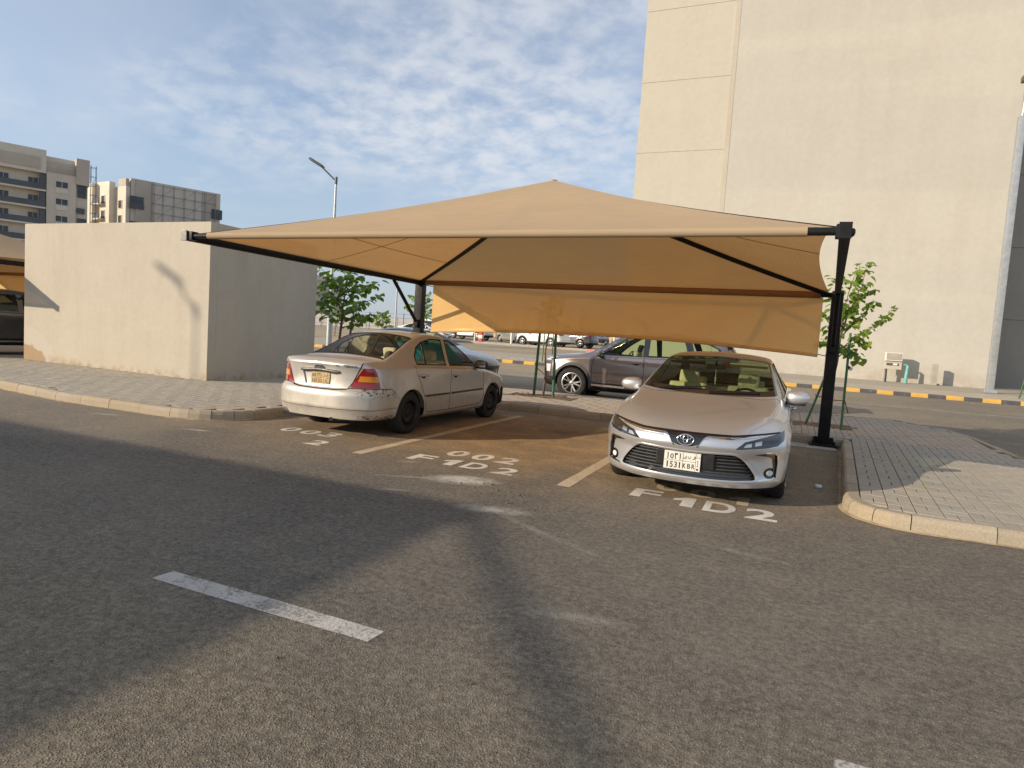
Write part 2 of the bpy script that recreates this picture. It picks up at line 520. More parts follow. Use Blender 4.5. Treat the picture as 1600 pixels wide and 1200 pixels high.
def car_glass(name, tint=(.55, .60, .55), dusty=.10):
    m, nt, b, out = new_mat(name)
    nt.nodes.remove(b)
    n = NT(nt)
    tr = n.node('ShaderNodeBsdfTransparent'); tr.inputs[0].default_value = tint + (1,)
    gl = n.node('ShaderNodeBsdfGlossy'); gl.inputs['Roughness'].default_value = .02
    df = n.node('ShaderNodeBsdfDiffuse'); df.inputs[0].default_value = (.42, .36, .28, 1)
    fr = n.node('ShaderNodeFresnel'); fr.inputs['IOR'].default_value = 1.28
    mx_ = n.node('ShaderNodeMixShader'); n.ln(n.math('MULTIPLY', fr.outputs[0], .62, clamp=True), mx_.inputs[0]); n.ln(tr.outputs[0], mx_.inputs[1]); n.ln(gl.outputs[0], mx_.inputs[2])
    m2 = n.node('ShaderNodeMixShader')
    n.ln(n.math('MULTIPLY', n.ramp(n.noise(n.co('Object'), 4, 6, .6), .25, .8), dusty), m2.inputs[0])
    n.ln(mx_.outputs[0], m2.inputs[1]); n.ln(df.outputs[0], m2.inputs[2])
    n.ln(m2.outputs[0], out.inputs[0])
    return m

def lens(name, col, rough=.12):
    m, nt, b, out = new_mat(name)
    n = NT(nt)
    v = n.co('Object')
    w = n.node('ShaderNodeTexWave'); w.inputs['Scale'].default_value = 22; w.inputs['Distortion'].default_value = .4
    n.ln(v, w.inputs['Vector'])
    n.ln(n.mix(n.math('MULTIPLY', w.outputs['Fac'], .22), col, tuple(c * .45 for c in col)), b.inputs['Base Color'])
    b.inputs['Roughness'].default_value = rough
    b.inputs['Coat Weight'].default_value = 1.0
    b.inputs['Coat Roughness'].default_value = .03
    return m

M['silver'] = paint('silver_paint', (.66, .67, .69), .34, .78, .04)
M['old_silver'] = paint('worn_silver_paint', (.60, .585, .55), .32, .6, .30, (.40, .32, .22))
M['suv_grey'] = paint('grey_brown_paint', (.27, .23, .225), .26, .75, .03)
M['dark_grey'] = paint('dark_grey_paint', (.10, .11, .125), .28, .7, .15)
M['white_paint'] = paint('white_car_paint', (.78, .77, .74), .25, .0, .08)
M['blue_paint'] = paint('dark_blue_paint', (.03, .05, .10), .25, .5, .1)
M['green_grey'] = paint('green_grey_paint', (.25, .27, .25), .3, .6, .2)
M['glass'] = car_glass('car_glass', (.66, .74, .58), .02)
M['glass_clear'] = car_glass('light_car_glass', (.86, .90, .86), .05)
M['glass_dark'] = car_glass('dark_car_glass', (.22, .26, .26), .08)
M['trim'] = simple('black_trim', (.012, .012, .013), .45, 0, .2)
M['gloss_black'] = simple('gloss_black', (.010, .010, .012), .12, 0, .2, coat=1)
M['seam'] = simple('panel_gap', (.006, .006, .006), .9)
M['rubber'] = simple('tyre_rubber', (.022, .021, .020), .85, 0, .3, 20, .3, 120)
M['chrome'] = simple('chrome', (.75, .75, .75), .10, 1.0, .03)
M['alloy'] = simple('alloy', (.60, .60, .60), .28, .9, .06)
M['steel'] = simple('dark_steel', (.020, .020, .022), .55, .4, .3)
M['disc'] = simple('brake_metal', (.05, .05, .05), .5, .6)
M['plastic'] = simple('grey_plastic', (.055, .055, .058), .6, 0, .15, 20, .1, 200)
M['beige'] = simple('beige_cloth', (.66, .60, .42), .9, 0, .12, 30, .2, 300)
M['dark_cloth'] = simple('dark_cloth', (.05, .05, .05), .9, 0, .2, 30, .2, 300)
M['red_lens'] = lens('red_lamp_lens', (.30, .006, .010))
M['amber_lens'] = lens('amber_lamp_lens', (.75, .28, .02))
M['lamp_dark'] = simple('lamp_housing', (.03, .033, .038), .08, .3, .3, 14, coat=1)
M['lamp_clear'] = lens('clear_lamp_lens', (.75, .77, .80), .06)
M['plate_white'] = simple('plate_white', (.72, .70, .62), .45, 0, .06, 12)
M['plate_dirty'] = simple('plate_dusty', (.52, .38, .19), .7, 0, .22, 22)
M['ink'] = simple('plate_ink', (.015, .015, .015), .6)
M['cyan'] = simple('cyan_sunshade', (.08, .62, .72), .5, 0, .15, 6)
M['badge_grey'] = simple('badge_grey', (.11, .11, .105), .4, .3)
M['worn_black'] = simple('scuffed_black', (.03, .028, .026), .8, 0, .3)
M['mirror_glass'] = simple('mirror_glass', (.8, .8, .8), .02, 1)
# ------------------------------------------------------------------ car bodies
def pch(knots):
    """smooth monotone curve through (x, y) knots"""
    xs = np.array([k[0] for k in knots], float); ys = np.array([k[1] for k in knots], float)
    h = np.diff(xs); d = np.diff(ys) / h
    m = np.zeros(len(xs)); m[0] = d[0]; m[-1] = d[-1]
    for i in range(1, len(xs) - 1):
        if d[i - 1] * d[i] > 0:
            w1, w2 = 2 * h[i] + h[i - 1], h[i] + 2 * h[i - 1]
            m[i] = (w1 + w2) / (w1 / d[i - 1] + w2 / d[i])
    def f(x):
        x = np.asarray(x, float)
        i = np.clip(np.searchsorted(xs, x) - 1, 0, len(h) - 1)
        s = (x - xs[i]) / h[i]
        lo, hi = s < 0, s > 1
        q = np.clip(s, 0, 1)
        r = ((1 + 2 * q) * (1 - q) ** 2 * ys[i] + q * (1 - q) ** 2 * h[i] * m[i] + q * q * (3 - 2 * q) * ys[i + 1] + q * q * (q - 1) * h[i] * m[i + 1])
        return np.where(lo, ys[0] + (x - xs[0]) * m[0], np.where(hi, ys[-1] + (x - xs[-1]) * m[-1], r))
    return f

def sec_eval(P, t):
    """P: (9, N) control values along the section, t: (N,) in 0..8"""
    d = np.diff(P, axis=0)
    m = np.zeros_like(P)
    a, b = d[:-1], d[1:]
    ok = a * b > 0
    m[1:-1] = np.where(ok, 2 * a * b / np.where(ok, a + b, 1), 0)
    m[0] = d[0]; m[-1] = d[-1]
    i = np.clip(np.floor(t).astype(int), 0, 7)
    n = np.arange(P.shape[1])
    q = t - i
    lo = t < 0
    qc = np.clip(q, 0, 1)
    r = ((1 + 2 * qc) * (1 - qc) ** 2 * P[i, n] + qc * (1 - qc) ** 2 * m[i, n] + qc * qc * (3 - 2 * qc) * P[i + 1, n] + qc * qc * (qc - 1) * m[i + 1, n])
    return np.where(lo, P[0] + t * m[0], r)

class Body:
    """a car body: a loft of cross sections closed by a front and a rear surface; regions drawn on them become parts"""
    def __init__(s, sp):
        s.sp = sp
        s.L = sp['L']
        for k in ('zc', 'zr', 'zb', 'zs', 'wb', 'wm', 'ws', 'wr'):
            setattr(s, k, pch(sp[k]))
        s.zm = sp.get('zm', 0.55)
        s.Ff, s.Fr = sp['front'], sp['rear']
        s.wh = sp['wheels']
    def loft(s, x, t):
        x = np.asarray(x, float); t = np.asarray(t, float)
        zc, zr, zb, zs = s.zc(x), s.zr(x), s.zb(x), s.zs(x)
        wb, wm, ws, wr = s.wb(x), s.wm(x), s.ws(x), s.wr(x)
        sh = s.sp.get('shoulder', 0.045)
        zr = np.minimum(zr, zc - 0.008); z4 = np.minimum(zb + 0.028, zr - 0.01); zb = np.minimum(zb, z4 - 0.01)
        wr = np.minimum(wr, wb - sh - 0.01)
        Y = np.array([ws - 0.07, ws, wm, wb, wb - sh, wr, wr * 0.86, wr * 0.45, 0 * x])
        Z = np.array([zs, zs + 0.06, s.zm + 0 * x, zb, z4, zr, zr + (zc - zr) * 0.42, zr + (zc - zr) * 0.82, zc])
        y = sec_eval(Y, t); z = sec_eval(Z, t)
        for wx, wz, wr_ in s.wh:
            d = np.hypot(x - wx, z - wz) - wr_
            y = y + s.sp.get('flare', 0.016) * np.exp(-(d / 0.055) ** 2) * (t < 3) * np.clip(t / 0.6 + 0.6, 0, 1)
        if 'crease' in s.sp: y = y + s.sp['crease'](x, z) * np.clip((3.0 - t) * 2, 0, 1) * np.clip(t - 1, 0, 1)
        return np.stack([x, y, z], -1)
    def t_of(s, x, z):
        x = np.asarray(x, float); z = np.asarray(z, float)
        a, b = np.full(x.shape, -2.0), np.full(x.shape, 7.999)
        for _ in range(40):
            mth = (a + b) / 2
            zz = s.loft(x, mth)[..., 2]
            up = zz < z
            a = np.where(up, mth, a); b = np.where(up, b, mth)
        return (a + b) / 2
    def ends(s, n=90):
        t = np.linspace(0, 8, n)
        a, b = np.full(n, -0.3), np.full(n, 1.6)
        for _ in range(45):
            mm = (a + b) / 2; p = s.loft(mm, t)
            g = mm - s.Ff(p[:, 1], p[:, 2]); a = np.where(g < 0, mm, a); b = np.where(g < 0, b, mm)
        xf = (a + b) / 2
        a, b = np.full(n, s.L - 1.6), np.full(n, s.L + 0.3)
        for _ in range(45):
            mm = (a + b) / 2; p = s.loft(mm, t)
            g = s.Fr(p[:, 1], p[:, 2]) - mm; a = np.where(g > 0, mm, a); b = np.where(g > 0, b, mm)
        return t, xf, (a + b) / 2

def pip(px, py, poly):
    poly = np.asarray(poly); n = len(poly); r = np.zeros(px.shape, bool)
    j = n - 1
    for i in range(n):
        xi, yi = poly[i]; xj, yj = poly[j]
        c = ((yi > py) != (yj > py)) & (px < (xj - xi) * (py - yi) / ((yj - yi) if yj != yi else 1e-12) + xi)
        r ^= c; j = i
    return r

def densify(poly, step, closed=True):
    out = []
    n = len(poly)
    for i in range(n if closed else n - 1):
        a, b = poly[i], poly[(i + 1) % n]
        d = math.hypot(b[0] - a[0], b[1] - a[1]); k = max(1, int(math.ceil(d / step)))
        for q in range(k): out.append((a[0] + (b[0] - a[0]) * q / k, a[1] + (b[1] - a[1]) * q / k))
    if not closed: out.append(tuple(poly[-1]))
    return out

def smooth_poly(poly, it=2):
    """round a polygon's corners (Chaikin)"""
    for _ in range(it):
        q = []
        n = len(poly)
        for i in range(n):
            a, b = poly[i], poly[(i + 1) % n]
            q.append((a[0] * .75 + b[0] * .25, a[1] * .75 + b[1] * .25)); q.append((a[0] * .25 + b[0] * .75, a[1] * .25 + b[1] * .75))
        poly = q
    return poly

def ribbon(line, w):
    """polygon of width w about a polyline"""
    L_, R_ = [], []
    n = len(line)
    for i, p in enumerate(line):
        a = line[max(i - 1, 0)]; b = line[min(i + 1, n - 1)]
        d = math.hypot(b[0] - a[0], b[1] - a[1]) or 1
        nx, ny = -(b[1] - a[1]) / d * w / 2, (b[0] - a[0]) / d * w / 2
        L_.append((p[0] + nx, p[1] + ny)); R_.append((p[0] - nx, p[1] - ny))
    return L_ + R_[::-1]

def inset_poly(poly, d):
    """shrink (d>0) a polygon towards its inside by about d"""
    n = len(poly)
    A = sum(poly[i][0] * poly[(i + 1) % n][1] - poly[(i + 1) % n][0] * poly[i][1] for i in range(n))
    sg = 1 if A > 0 else -1
    out = []
    for i in range(n):
        a, p, b = poly[i - 1], poly[i], poly[(i + 1) % n]
        def nrm(u, v):
            l = math.hypot(v[0] - u[0], v[1] - u[1]) or 1
            return (-(v[1] - u[1]) / l * sg, (v[0] - u[0]) / l * sg)
        n1, n2 = nrm(a, p), nrm(p, b)
        mx_, my_ = n1[0] + n2[0], n1[1] + n2[1]
        l = math.hypot(mx_, my_) or 1
        k = d / max(0.5, (mx_ * n1[0] + my_ * n1[1]) / l)
        out.append((p[0] + mx_ / l * k, p[1] + my_ / l * k))
    return out

def patch(outline, regions, fn, us, vs_, du, dv):
    """triangulate outline (list of uv) with the regions' edges in it; fn(u, v) -> points.
    Returns {region name or 'body': [V, F, N]} ; us, vs_ scale uv to about metres for the triangulation"""
    polys = [outline] + [r['uv'] for r in regions]
    V, E = [], []
    for p in polys:
        b = len(V); n = len(p)
        V += [Vector((q[0] * us, q[1] * vs_)) for q in p]
        E += [(b + i, b + (i + 1) % n) for i in range(n)]
    o = np.array(outline)
    gu = np.arange(o[:, 0].min(), o[:, 0].max(), du); gv = np.arange(o[:, 1].min(), o[:, 1].max(), dv)
    G = np.stack(np.meshgrid(gu, gv), -1).reshape(-1, 2)
    G = G + (np.arange(len(G)) % 7 - 3)[:, None] * 1e-4
    G = G[pip(G[:, 0], G[:, 1], outline)]
    V += [Vector((a * us, b * vs_)) for a, b in G]
    rv, re, rf, _, _, _ = delaunay_2d_cdt(V, E, [], 0, 1e-6)
    uv = np.array([(v.x / us, v.y / vs_) for v in rv]); T = np.array([f for f in rf if len(f) == 3])
    c = uv[T].mean(1)
    T = T[pip(c[:, 0], c[:, 1], outline)]; c = uv[T].mean(1)
    lab = np.full(len(T), -1)
    for k in range(len(regions) - 1, -1, -1):
        lab[pip(c[:, 0], c[:, 1], regions[k]['uv'])] = k
    u, v = uv[:, 0], uv[:, 1]
    P = fn(u, v)
    eu, ev = 2e-3 / us, 2e-3 / vs_
    Du = fn(u + eu, v) - fn(u - eu, v); Dv = fn(u, v + ev) - fn(u, v - ev)
    N = np.cross(Du, Dv); N /= np.maximum(np.linalg.norm(N, axis=1, keepdims=True), 1e-9)
    return P, N, T, lab, uv

def add_region(store, key, P, N, T, off=0.0, skirt=True, wall_to=0.0):
    used, inv = np.unique(T, return_inverse=True)
    T2 = inv.reshape(T.shape)
    p0, n0 = P[used], N[used]
    p1 = p0 + n0 * off
    # orientation: face normals along N
    fn_ = np.cross(p1[T2[:, 1]] - p1[T2[:, 0]], p1[T2[:, 2]] - p1[T2[:, 0]])
    flip = (fn_ * n0[T2[:, 0]]).sum(1) < 0
    T2 = np.where(flip[:, None], T2[:, ::-1], T2)
    V = [p1]; Nn = [n0]; F = [tuple(t) for t in T2]
    if abs(off) > 1e-6 and skirt:
        from collections import Counter
        cnt = Counter(); dirn = {}
        for t in T2:
            for a, b in ((t[0], t[1]), (t[1], t[2]), (t[2], t[0])):
                e = (min(a, b), max(a, b)); cnt[e] += 1; dirn[e] = (a, b)
        base = len(p1); k = 0
        ev_, en_ = [], []
        for e, c_ in cnt.items():
            if c_ == 1:
                a, b = dirn[e]
                q = [p1[a], p1[b], p0[b] + n0[b] * wall_to, p0[a] + n0[a] * wall_to]
                n_ = np.cross(q[1] - q[0], q[2] - q[0]); l = np.linalg.norm(n_)
                if l < 1e-12: continue
                n_ = -n_ / l if off > 0 else -n_ / l
                ev_ += q; en_ += [n_] * 4
                F.append((base + k + 3, base + k + 2, base + k + 1, base + k)); k += 4
        if ev_:
            V.append(np.array(ev_)); Nn.append(np.array(en_))
    store.setdefault(key, []).append((np.concatenate(V), F, np.concatenate(Nn)))

def mirror(rec):
    V, F, N = rec
    m = np.array([1, -1, 1])
    return V * m, [tuple(f[::-1]) for f in F], N * m

def mesh_from(recs, name, mat, shift):
    V, F, N = [], [], []
    b = 0
    for v, f, n in recs:
        V.append(v + np.array([shift, 0, 0])); N.append(n)
        F += [tuple(i + b for i in q) for q in f]; b += len(v)
    V = np.concatenate(V); N = np.concatenate(N)
    me = bpy.data.meshes.new(name)
    me.from_pydata(V.tolist(), [], F)
    me.shade_smooth()
    me.normals_split_custom_set_from_vertices(N.tolist())
    me.materials.append(mat)
    return me

def rounded_box(mb, c, d, ch, rot=None):
    return mb.box(c, d, ch=ch, rot=rot)

def wheel_parts(root, x, y, r, w, side, tyre_mat, rim_mat, spokes, dark, shift, steel=False):
    """one wheel: tyre with rim and spokes as its children"""
    t = MB()
    rr = r * 0.66
    prof = [(rr, -w / 2 + .012), (rr + .012, -w / 2), (r * .86, -w / 2 - .004), (r * .955, -w / 2 + .012), (r, -w / 2 + .04), (r, w / 2 - .04), (r * .955, w / 2 - .012), (r * .86, w / 2 + .004), (rr + .012, w / 2), (rr, w / 2 - .012)]
    t.lathe(prof, 40, axis='y', closed=True)
    o = t.build('tyre', tyre_mat, root, smooth=True, loc=(x + shift, y, r - 0.006))
    s = side
    m = MB()
    prof = [(rr + .002, -w / 2 + .01), (rr + .002, w / 2 - .008), (rr - .012, w / 2 - .004), (rr - .02, w / 2 - .012), (rr - .03, w / 2 - .05), (rr - .034, -w / 2 + .01)]
    m.lathe(prof, 40, axis='y', closed=True)
    hub = [(0.0, w / 2 - .022), (.03, w / 2 - .024), (.06, w / 2 - .034), (.075, w / 2 - .06), (.075, -w / 2 + .04), (0, -w / 2 + .04)]
    m.lathe(hub, 24, axis='y')
    if steel:
        m.lathe([(.05, w / 2 - .045), (rr * .45, w / 2 - .03), (rr * .62, w / 2 - .025), (rr * .75, w / 2 - .045), (rr - .03, w / 2 - .075)], 30, axis='y')
    else:
        for k in range(spokes):
            a0 = 2 * math.pi * k / spokes
            for da in ((-.12, .12) if spokes <= 6 else (0,)):
                a1 = a0 + da * 0.6; a2 = a0 + da * 1.9
                p = (math.cos(a1) * .05, w / 2 - .035, math.sin(a1) * .05); q = (math.cos(a2) * (rr - .02), w / 2 - .014, math.sin(a2) * (rr - .02))
                m.bar(p, q, .034 if spokes <= 6 else .04, .03)
    if s < 0:
        m.v = [(a, -b, c) for a, b, c in m.v]; m.f = [f[::-1] for f in m.f]
    rim = m.build('rim', rim_mat, o, smooth=True)
    b = MB(); b.lathe([(0, -w / 2 + .03), (rr - .036, -w / 2 + .03), (rr - .036, w / 2 - .085), (0, w / 2 - .085)], 30, axis='y')
    if s < 0: b.v = [(a, -b_, c) for a, b_, c in b.v]; b.f = [f[::-1] for f in b.f]
    b.build('brake_disc', dark, o, smooth=True)
    if steel:
        nb = MB()
        for k in range(12):
            a = 2 * math.pi * k / 12
            nb.lathe([(.012, 0), (.012, .012), (0, .012)], 8, axis='y', c=(math.cos(a) * rr * .63, (w / 2 - .032) if s > 0 else -(w / 2 - .032) - .012, math.sin(a) * rr * .63))
        # vent holes read as dark discs
        nb.build('vent_ring', dark, o)
    return o

def seat(root, x, y, mat, head_mat, shift, h=0.0, rear=False, width=.48):
    m = MB()
    tilt = Matrix.Rotation(R(18), 3, 'Y')
    m.box((x + shift, y, .42 + h), (.50, width, .16), ch=.05)
    m.box((x + .32 + shift, y, .72 + h), (.14, width, .62), ch=.06, rot=tilt)
    o = m.build('seat', mat, root, smooth='all')
    hd = MB()
    hd.box((x + .455 + shift, y, 1.09 + h - (.06 if rear else 0)), (.10, .25, .17), ch=.045, rot=tilt)
    hd.build('headrest', head_mat, o, smooth='all')
    return o

def build_car(sp, root, mats, fine=1.0):
    """parts of one car under root; returns {name: [objects]}"""
    B = Body(sp); L = B.L; shift = -L / 2
    t, xf, xr = B.ends()
    TS = 0.16
    lines = {}
    # ---- regions
    def uv_side(poly, step=.03):
        p = densify(poly, step)
        a = np.array(p)
        tt = B.t_of(a[:, 0], a[:, 1])
        return list(zip(a[:, 0], tt))
    side, fr, re = [], [], []
    for r in sp['regions']:
        r = dict(r)
        if r['on'] == 'side':
            r['uv'] = uv_side(r['poly'], r.get('step', .03)); side.append(r)
        elif r['on'] == 'xt':
            r['uv'] = densify(r['poly'], .06); side.append(r)
        else:
            p = densify(r['poly'], .025)
            lst = fr if r['on'] == 'front' else re
            r['uv'] = p; lst.append(r)
            if not r.get('whole'):
                q = dict(r); q['uv'] = [(-a, b) for a, b in p][::-1]; q['mir'] = True; lst.append(q)
    # ---- loft
    out = list(zip(xf, t)) + [(x, 8.0) for x in np.linspace(xf[-1], xr[-1], 60)[1:-1]] + list(zip(xr[::-1], t[::-1])) + [(x, 0.0) for x in np.linspace(xr[0], xf[0], 90)[1:-1]]
    P, N, T, lab, uv = patch(out, side, B.loft, 1.0, TS, .07 / fine, .30 / fine)
    c = P[T[:, 0]]
    # outward: away from the car's axis
    sgn = np.sign((N * (P - np.array([[0, 0, .55]])) * np.array([[0, 1, 1]])).sum(1)); sgn[sgn == 0] = 1
    N = N * sgn[:, None]
    # the turn from flank to nose and tail is rounded: share the normals near the joint
    def unit(a): return a / np.maximum(np.linalg.norm(a, axis=-1, keepdims=True), 1e-9)
    joints = {}
    for nm, F_, xs_ in (('front', B.Ff, xf), ('rear', B.Fr, xr)):
        tt = np.clip(t, .02, 7.98)
        pb = B.loft(xs_, tt)
        nl = unit(np.cross(B.loft(xs_ + .002, tt) - B.loft(xs_ - .002, tt), B.loft(xs_, tt + .01) - B.loft(xs_, tt - .01)))
        sg = np.sign((nl * (pb - np.array([[0, 0, .55]])) * np.array([[0, 1, 1]])).sum(1)); sg[sg == 0] = 1
        nl = nl * sg[:, None]
        e = 2e-3
        ne = np.stack([np.ones(len(pb)), -(F_(pb[:, 1] + e, pb[:, 2]) - F_(pb[:, 1] - e, pb[:, 2])) / (2 * e), -(F_(pb[:, 1], pb[:, 2] + e) - F_(pb[:, 1], pb[:, 2] - e)) / (2 * e)], -1)
        ne = unit(ne) * (-1 if nm == 'front' else 1)
        joints[nm] = (B.loft(xs_, t), unit(nl + ne), np.clip((nl * ne).sum(1), -1, 1))
    def share(P_, N_, nm, rad):
        pb, na, _ = joints[nm]
        Q = P_ * np.array([1, np.nan, 1]) if False else np.stack([P_[:, 0], np.abs(P_[:, 1]), P_[:, 2]], -1)
        d = np.linalg.norm(Q[:, None, :] - pb[None], axis=2)
        k = d.argmin(1); dm = d[np.arange(len(Q)), k]
        w = np.clip(1 - dm / rad, 0, 1); w = (w * w * (3 - 2 * w))[:, None]
        n2 = na[k].copy(); n2[:, 1] *= np.where(P_[:, 1] < 0, -1, 1)
        return unit(N_ * (1 - w) + n2 * w)
    N = share(P, N, 'front', .10); N = share(P, N, 'rear', .10)
    store = {}
    regs_by_key = {}
    for k in range(-1, len(side)):
        sel = T[lab == k]
        if not len(sel): continue
        if k < 0:
            st = {}; add_region(st, 'x', P, N, sel); rec = st['x'][0]
            store.setdefault(('body', 0), []).extend([rec, mirror(rec)])
        else:
            r = side[k]
            if r['mat'] is None: continue
            st = {}; add_region(st, 'x', P, N, sel, r.get('off', 0), True, r.get('wall', 0)); rec = st['x'][0]
            regs_by_key[r['name']] = r
            if r.get('merge'):
                store.setdefault((r['name'], 0), []).extend([rec, mirror(rec)])
            else:
                store.setdefault((r['name'], 1), []).append(rec); store.setdefault((r['name'], -1), []).append(mirror(rec))
    # ---- ends
    for nm, F_, xs_, regs in (('front', B.Ff, xf, fr), ('rear', B.Fr, xr, re)):
        pts = B.loft(xs_, t)
        half = [(p[1], p[2]) for p in pts]
        o_ = half + [(-a, b) for a, b in half[::-1][1:]]
        yb, zb_ = half[0]
        bot = [(-yb + 2 * yb * q / 24, zb_) for q in range(1, 24)]
        o_ = o_ + bot
        fn = lambda y, z, F_=F_: np.stack([F_(y, z), y, z], -1)
        P, N, T, lab, uv = patch(o_, regs, fn, 1.0, 1.0, .05 / fine, .035 / fine)
        want = -1 if nm == 'front' else 1
        N = N * np.where(np.sign(N[:, 0]) == want, 1, -1)[:, None]
        N = share(P, N, nm, .10)
        for k in range(-1, len(regs)):
            sel = T[lab == k]
            if not len(sel): continue
            st = {}
            if k < 0:
                add_region(st, 'x', P, N, sel); store.setdefault(('body', 0), []).append(st['x'][0])
            else:
                r = regs[k]
                if r['mat'] is None: continue
                add_region(st, 'x', P, N, sel, r.get('off', 0), True, r.get('wall', 0)); regs_by_key[r['name']] = r
                key = (r['name'], 0 if (r.get('whole') or r.get('merge')) else (-1 if r.get('mir') else 1))
                store.setdefault(key, []).append(st['x'][0])
    objs = {}
    body = None
    order = [('body', 0)] + [k for k in store if k[0] != 'body']
    order.sort(key=lambda k: 0 if k[0] == 'body' else (2 if regs_by_key[k[0]].get('of') else 1))
    for key in order:
        nm, sd = key
        r = regs_by_key.get(nm, {})
        mt = mats['body'] if nm == 'body' else r['mat']
        pname = r.get('part', nm)
        me = mesh_from(store[key], pname, mt, shift)
        par = root
        if r.get('of'):
            par = objs.get((r['of'], sd)) or objs.get((r['of'], 0)) or root
        o = bpy.data.objects.new(pname, me)
        link(o, par)
        objs[key] = o
    B.shift = shift; B.objs = objs
    return B

def side_point(B, x, z, off=0.0, sgn=1):
    t = B.t_of(np.array([x]), np.array([z]))
    p = B.loft(np.array([x]), t)[0]
    return Vector((p[0] + B.shift, sgn * (p[1] + off), p[2]))

def front_point(B, y, z, off=0.0, rear=False):
    F_ = B.Fr if rear else B.Ff
    x = float(F_(np.array([y]), np.array([z]))[0])
    return Vector((x + (off if rear else -off) + B.shift, y, z))
def circle(cx_, cz_, r, n=28, a0=0, a1=360):
    return [(cx_ + r * math.cos(R(a0 + (a1 - a0) * k / n)), cz_ + r * math.sin(R(a0 + (a1 - a0) * k / n))) for k in range(n)]

def arch(cx_, cz_, r):
    a = [(cx_ + r * math.cos(R(q)), cz_ + r * math.sin(R(q))) for q in np.linspace(-25, 205, 30)]
    return a + [(cx_ - r * .9, -.3), (cx_ + r * .9, -.3)]

def rg(name, on, poly, mat, **k):
    return dict(name=name, on=on, poly=poly, mat=mat, **k)

def text_mesh(name, txt, size, mat, parent, mw, offset=0.0, align='CENTER', sx=1.0, extrude=0.0, spacing=1.0):
    cu = bpy.data.curves.new(name, 'FONT')
    cu.body = txt; cu.size = size; cu.align_x = align; cu.align_y = 'CENTER'
    cu.offset = offset; cu.extrude = extrude; cu.space_character = spacing; cu.resolution_u = 4
    tmp = bpy.data.objects.new('tmp_text', cu)
    COL.objects.link(tmp)
    dg = bpy.context.evaluated_depsgraph_get()
    me = bpy.data.meshes.new_from_object(tmp.evaluated_get(dg))
    bpy.data.objects.remove(tmp); bpy.data.curves.remove(cu)
    me.name = name
    me.transform(Matrix.Diagonal((sx, 1, 1, 1)))
    me.materials.clear(); me.materials.append(mat)
    o = bpy.data.objects.new(name, me)
    link(o, parent)
    o.matrix_local = mw
    return o

def frame_at(p, xdir, up):
    """matrix whose x runs along xdir, y along up, z out of the face"""
    x = Vector(xdir).normalized(); y = Vector(up); y = (y - x * y.dot(x)).normalized(); z = x.cross(y)
    m = Matrix((x, y, z)).transposed().to_4x4(); m.translation = Vector(p)
    return m

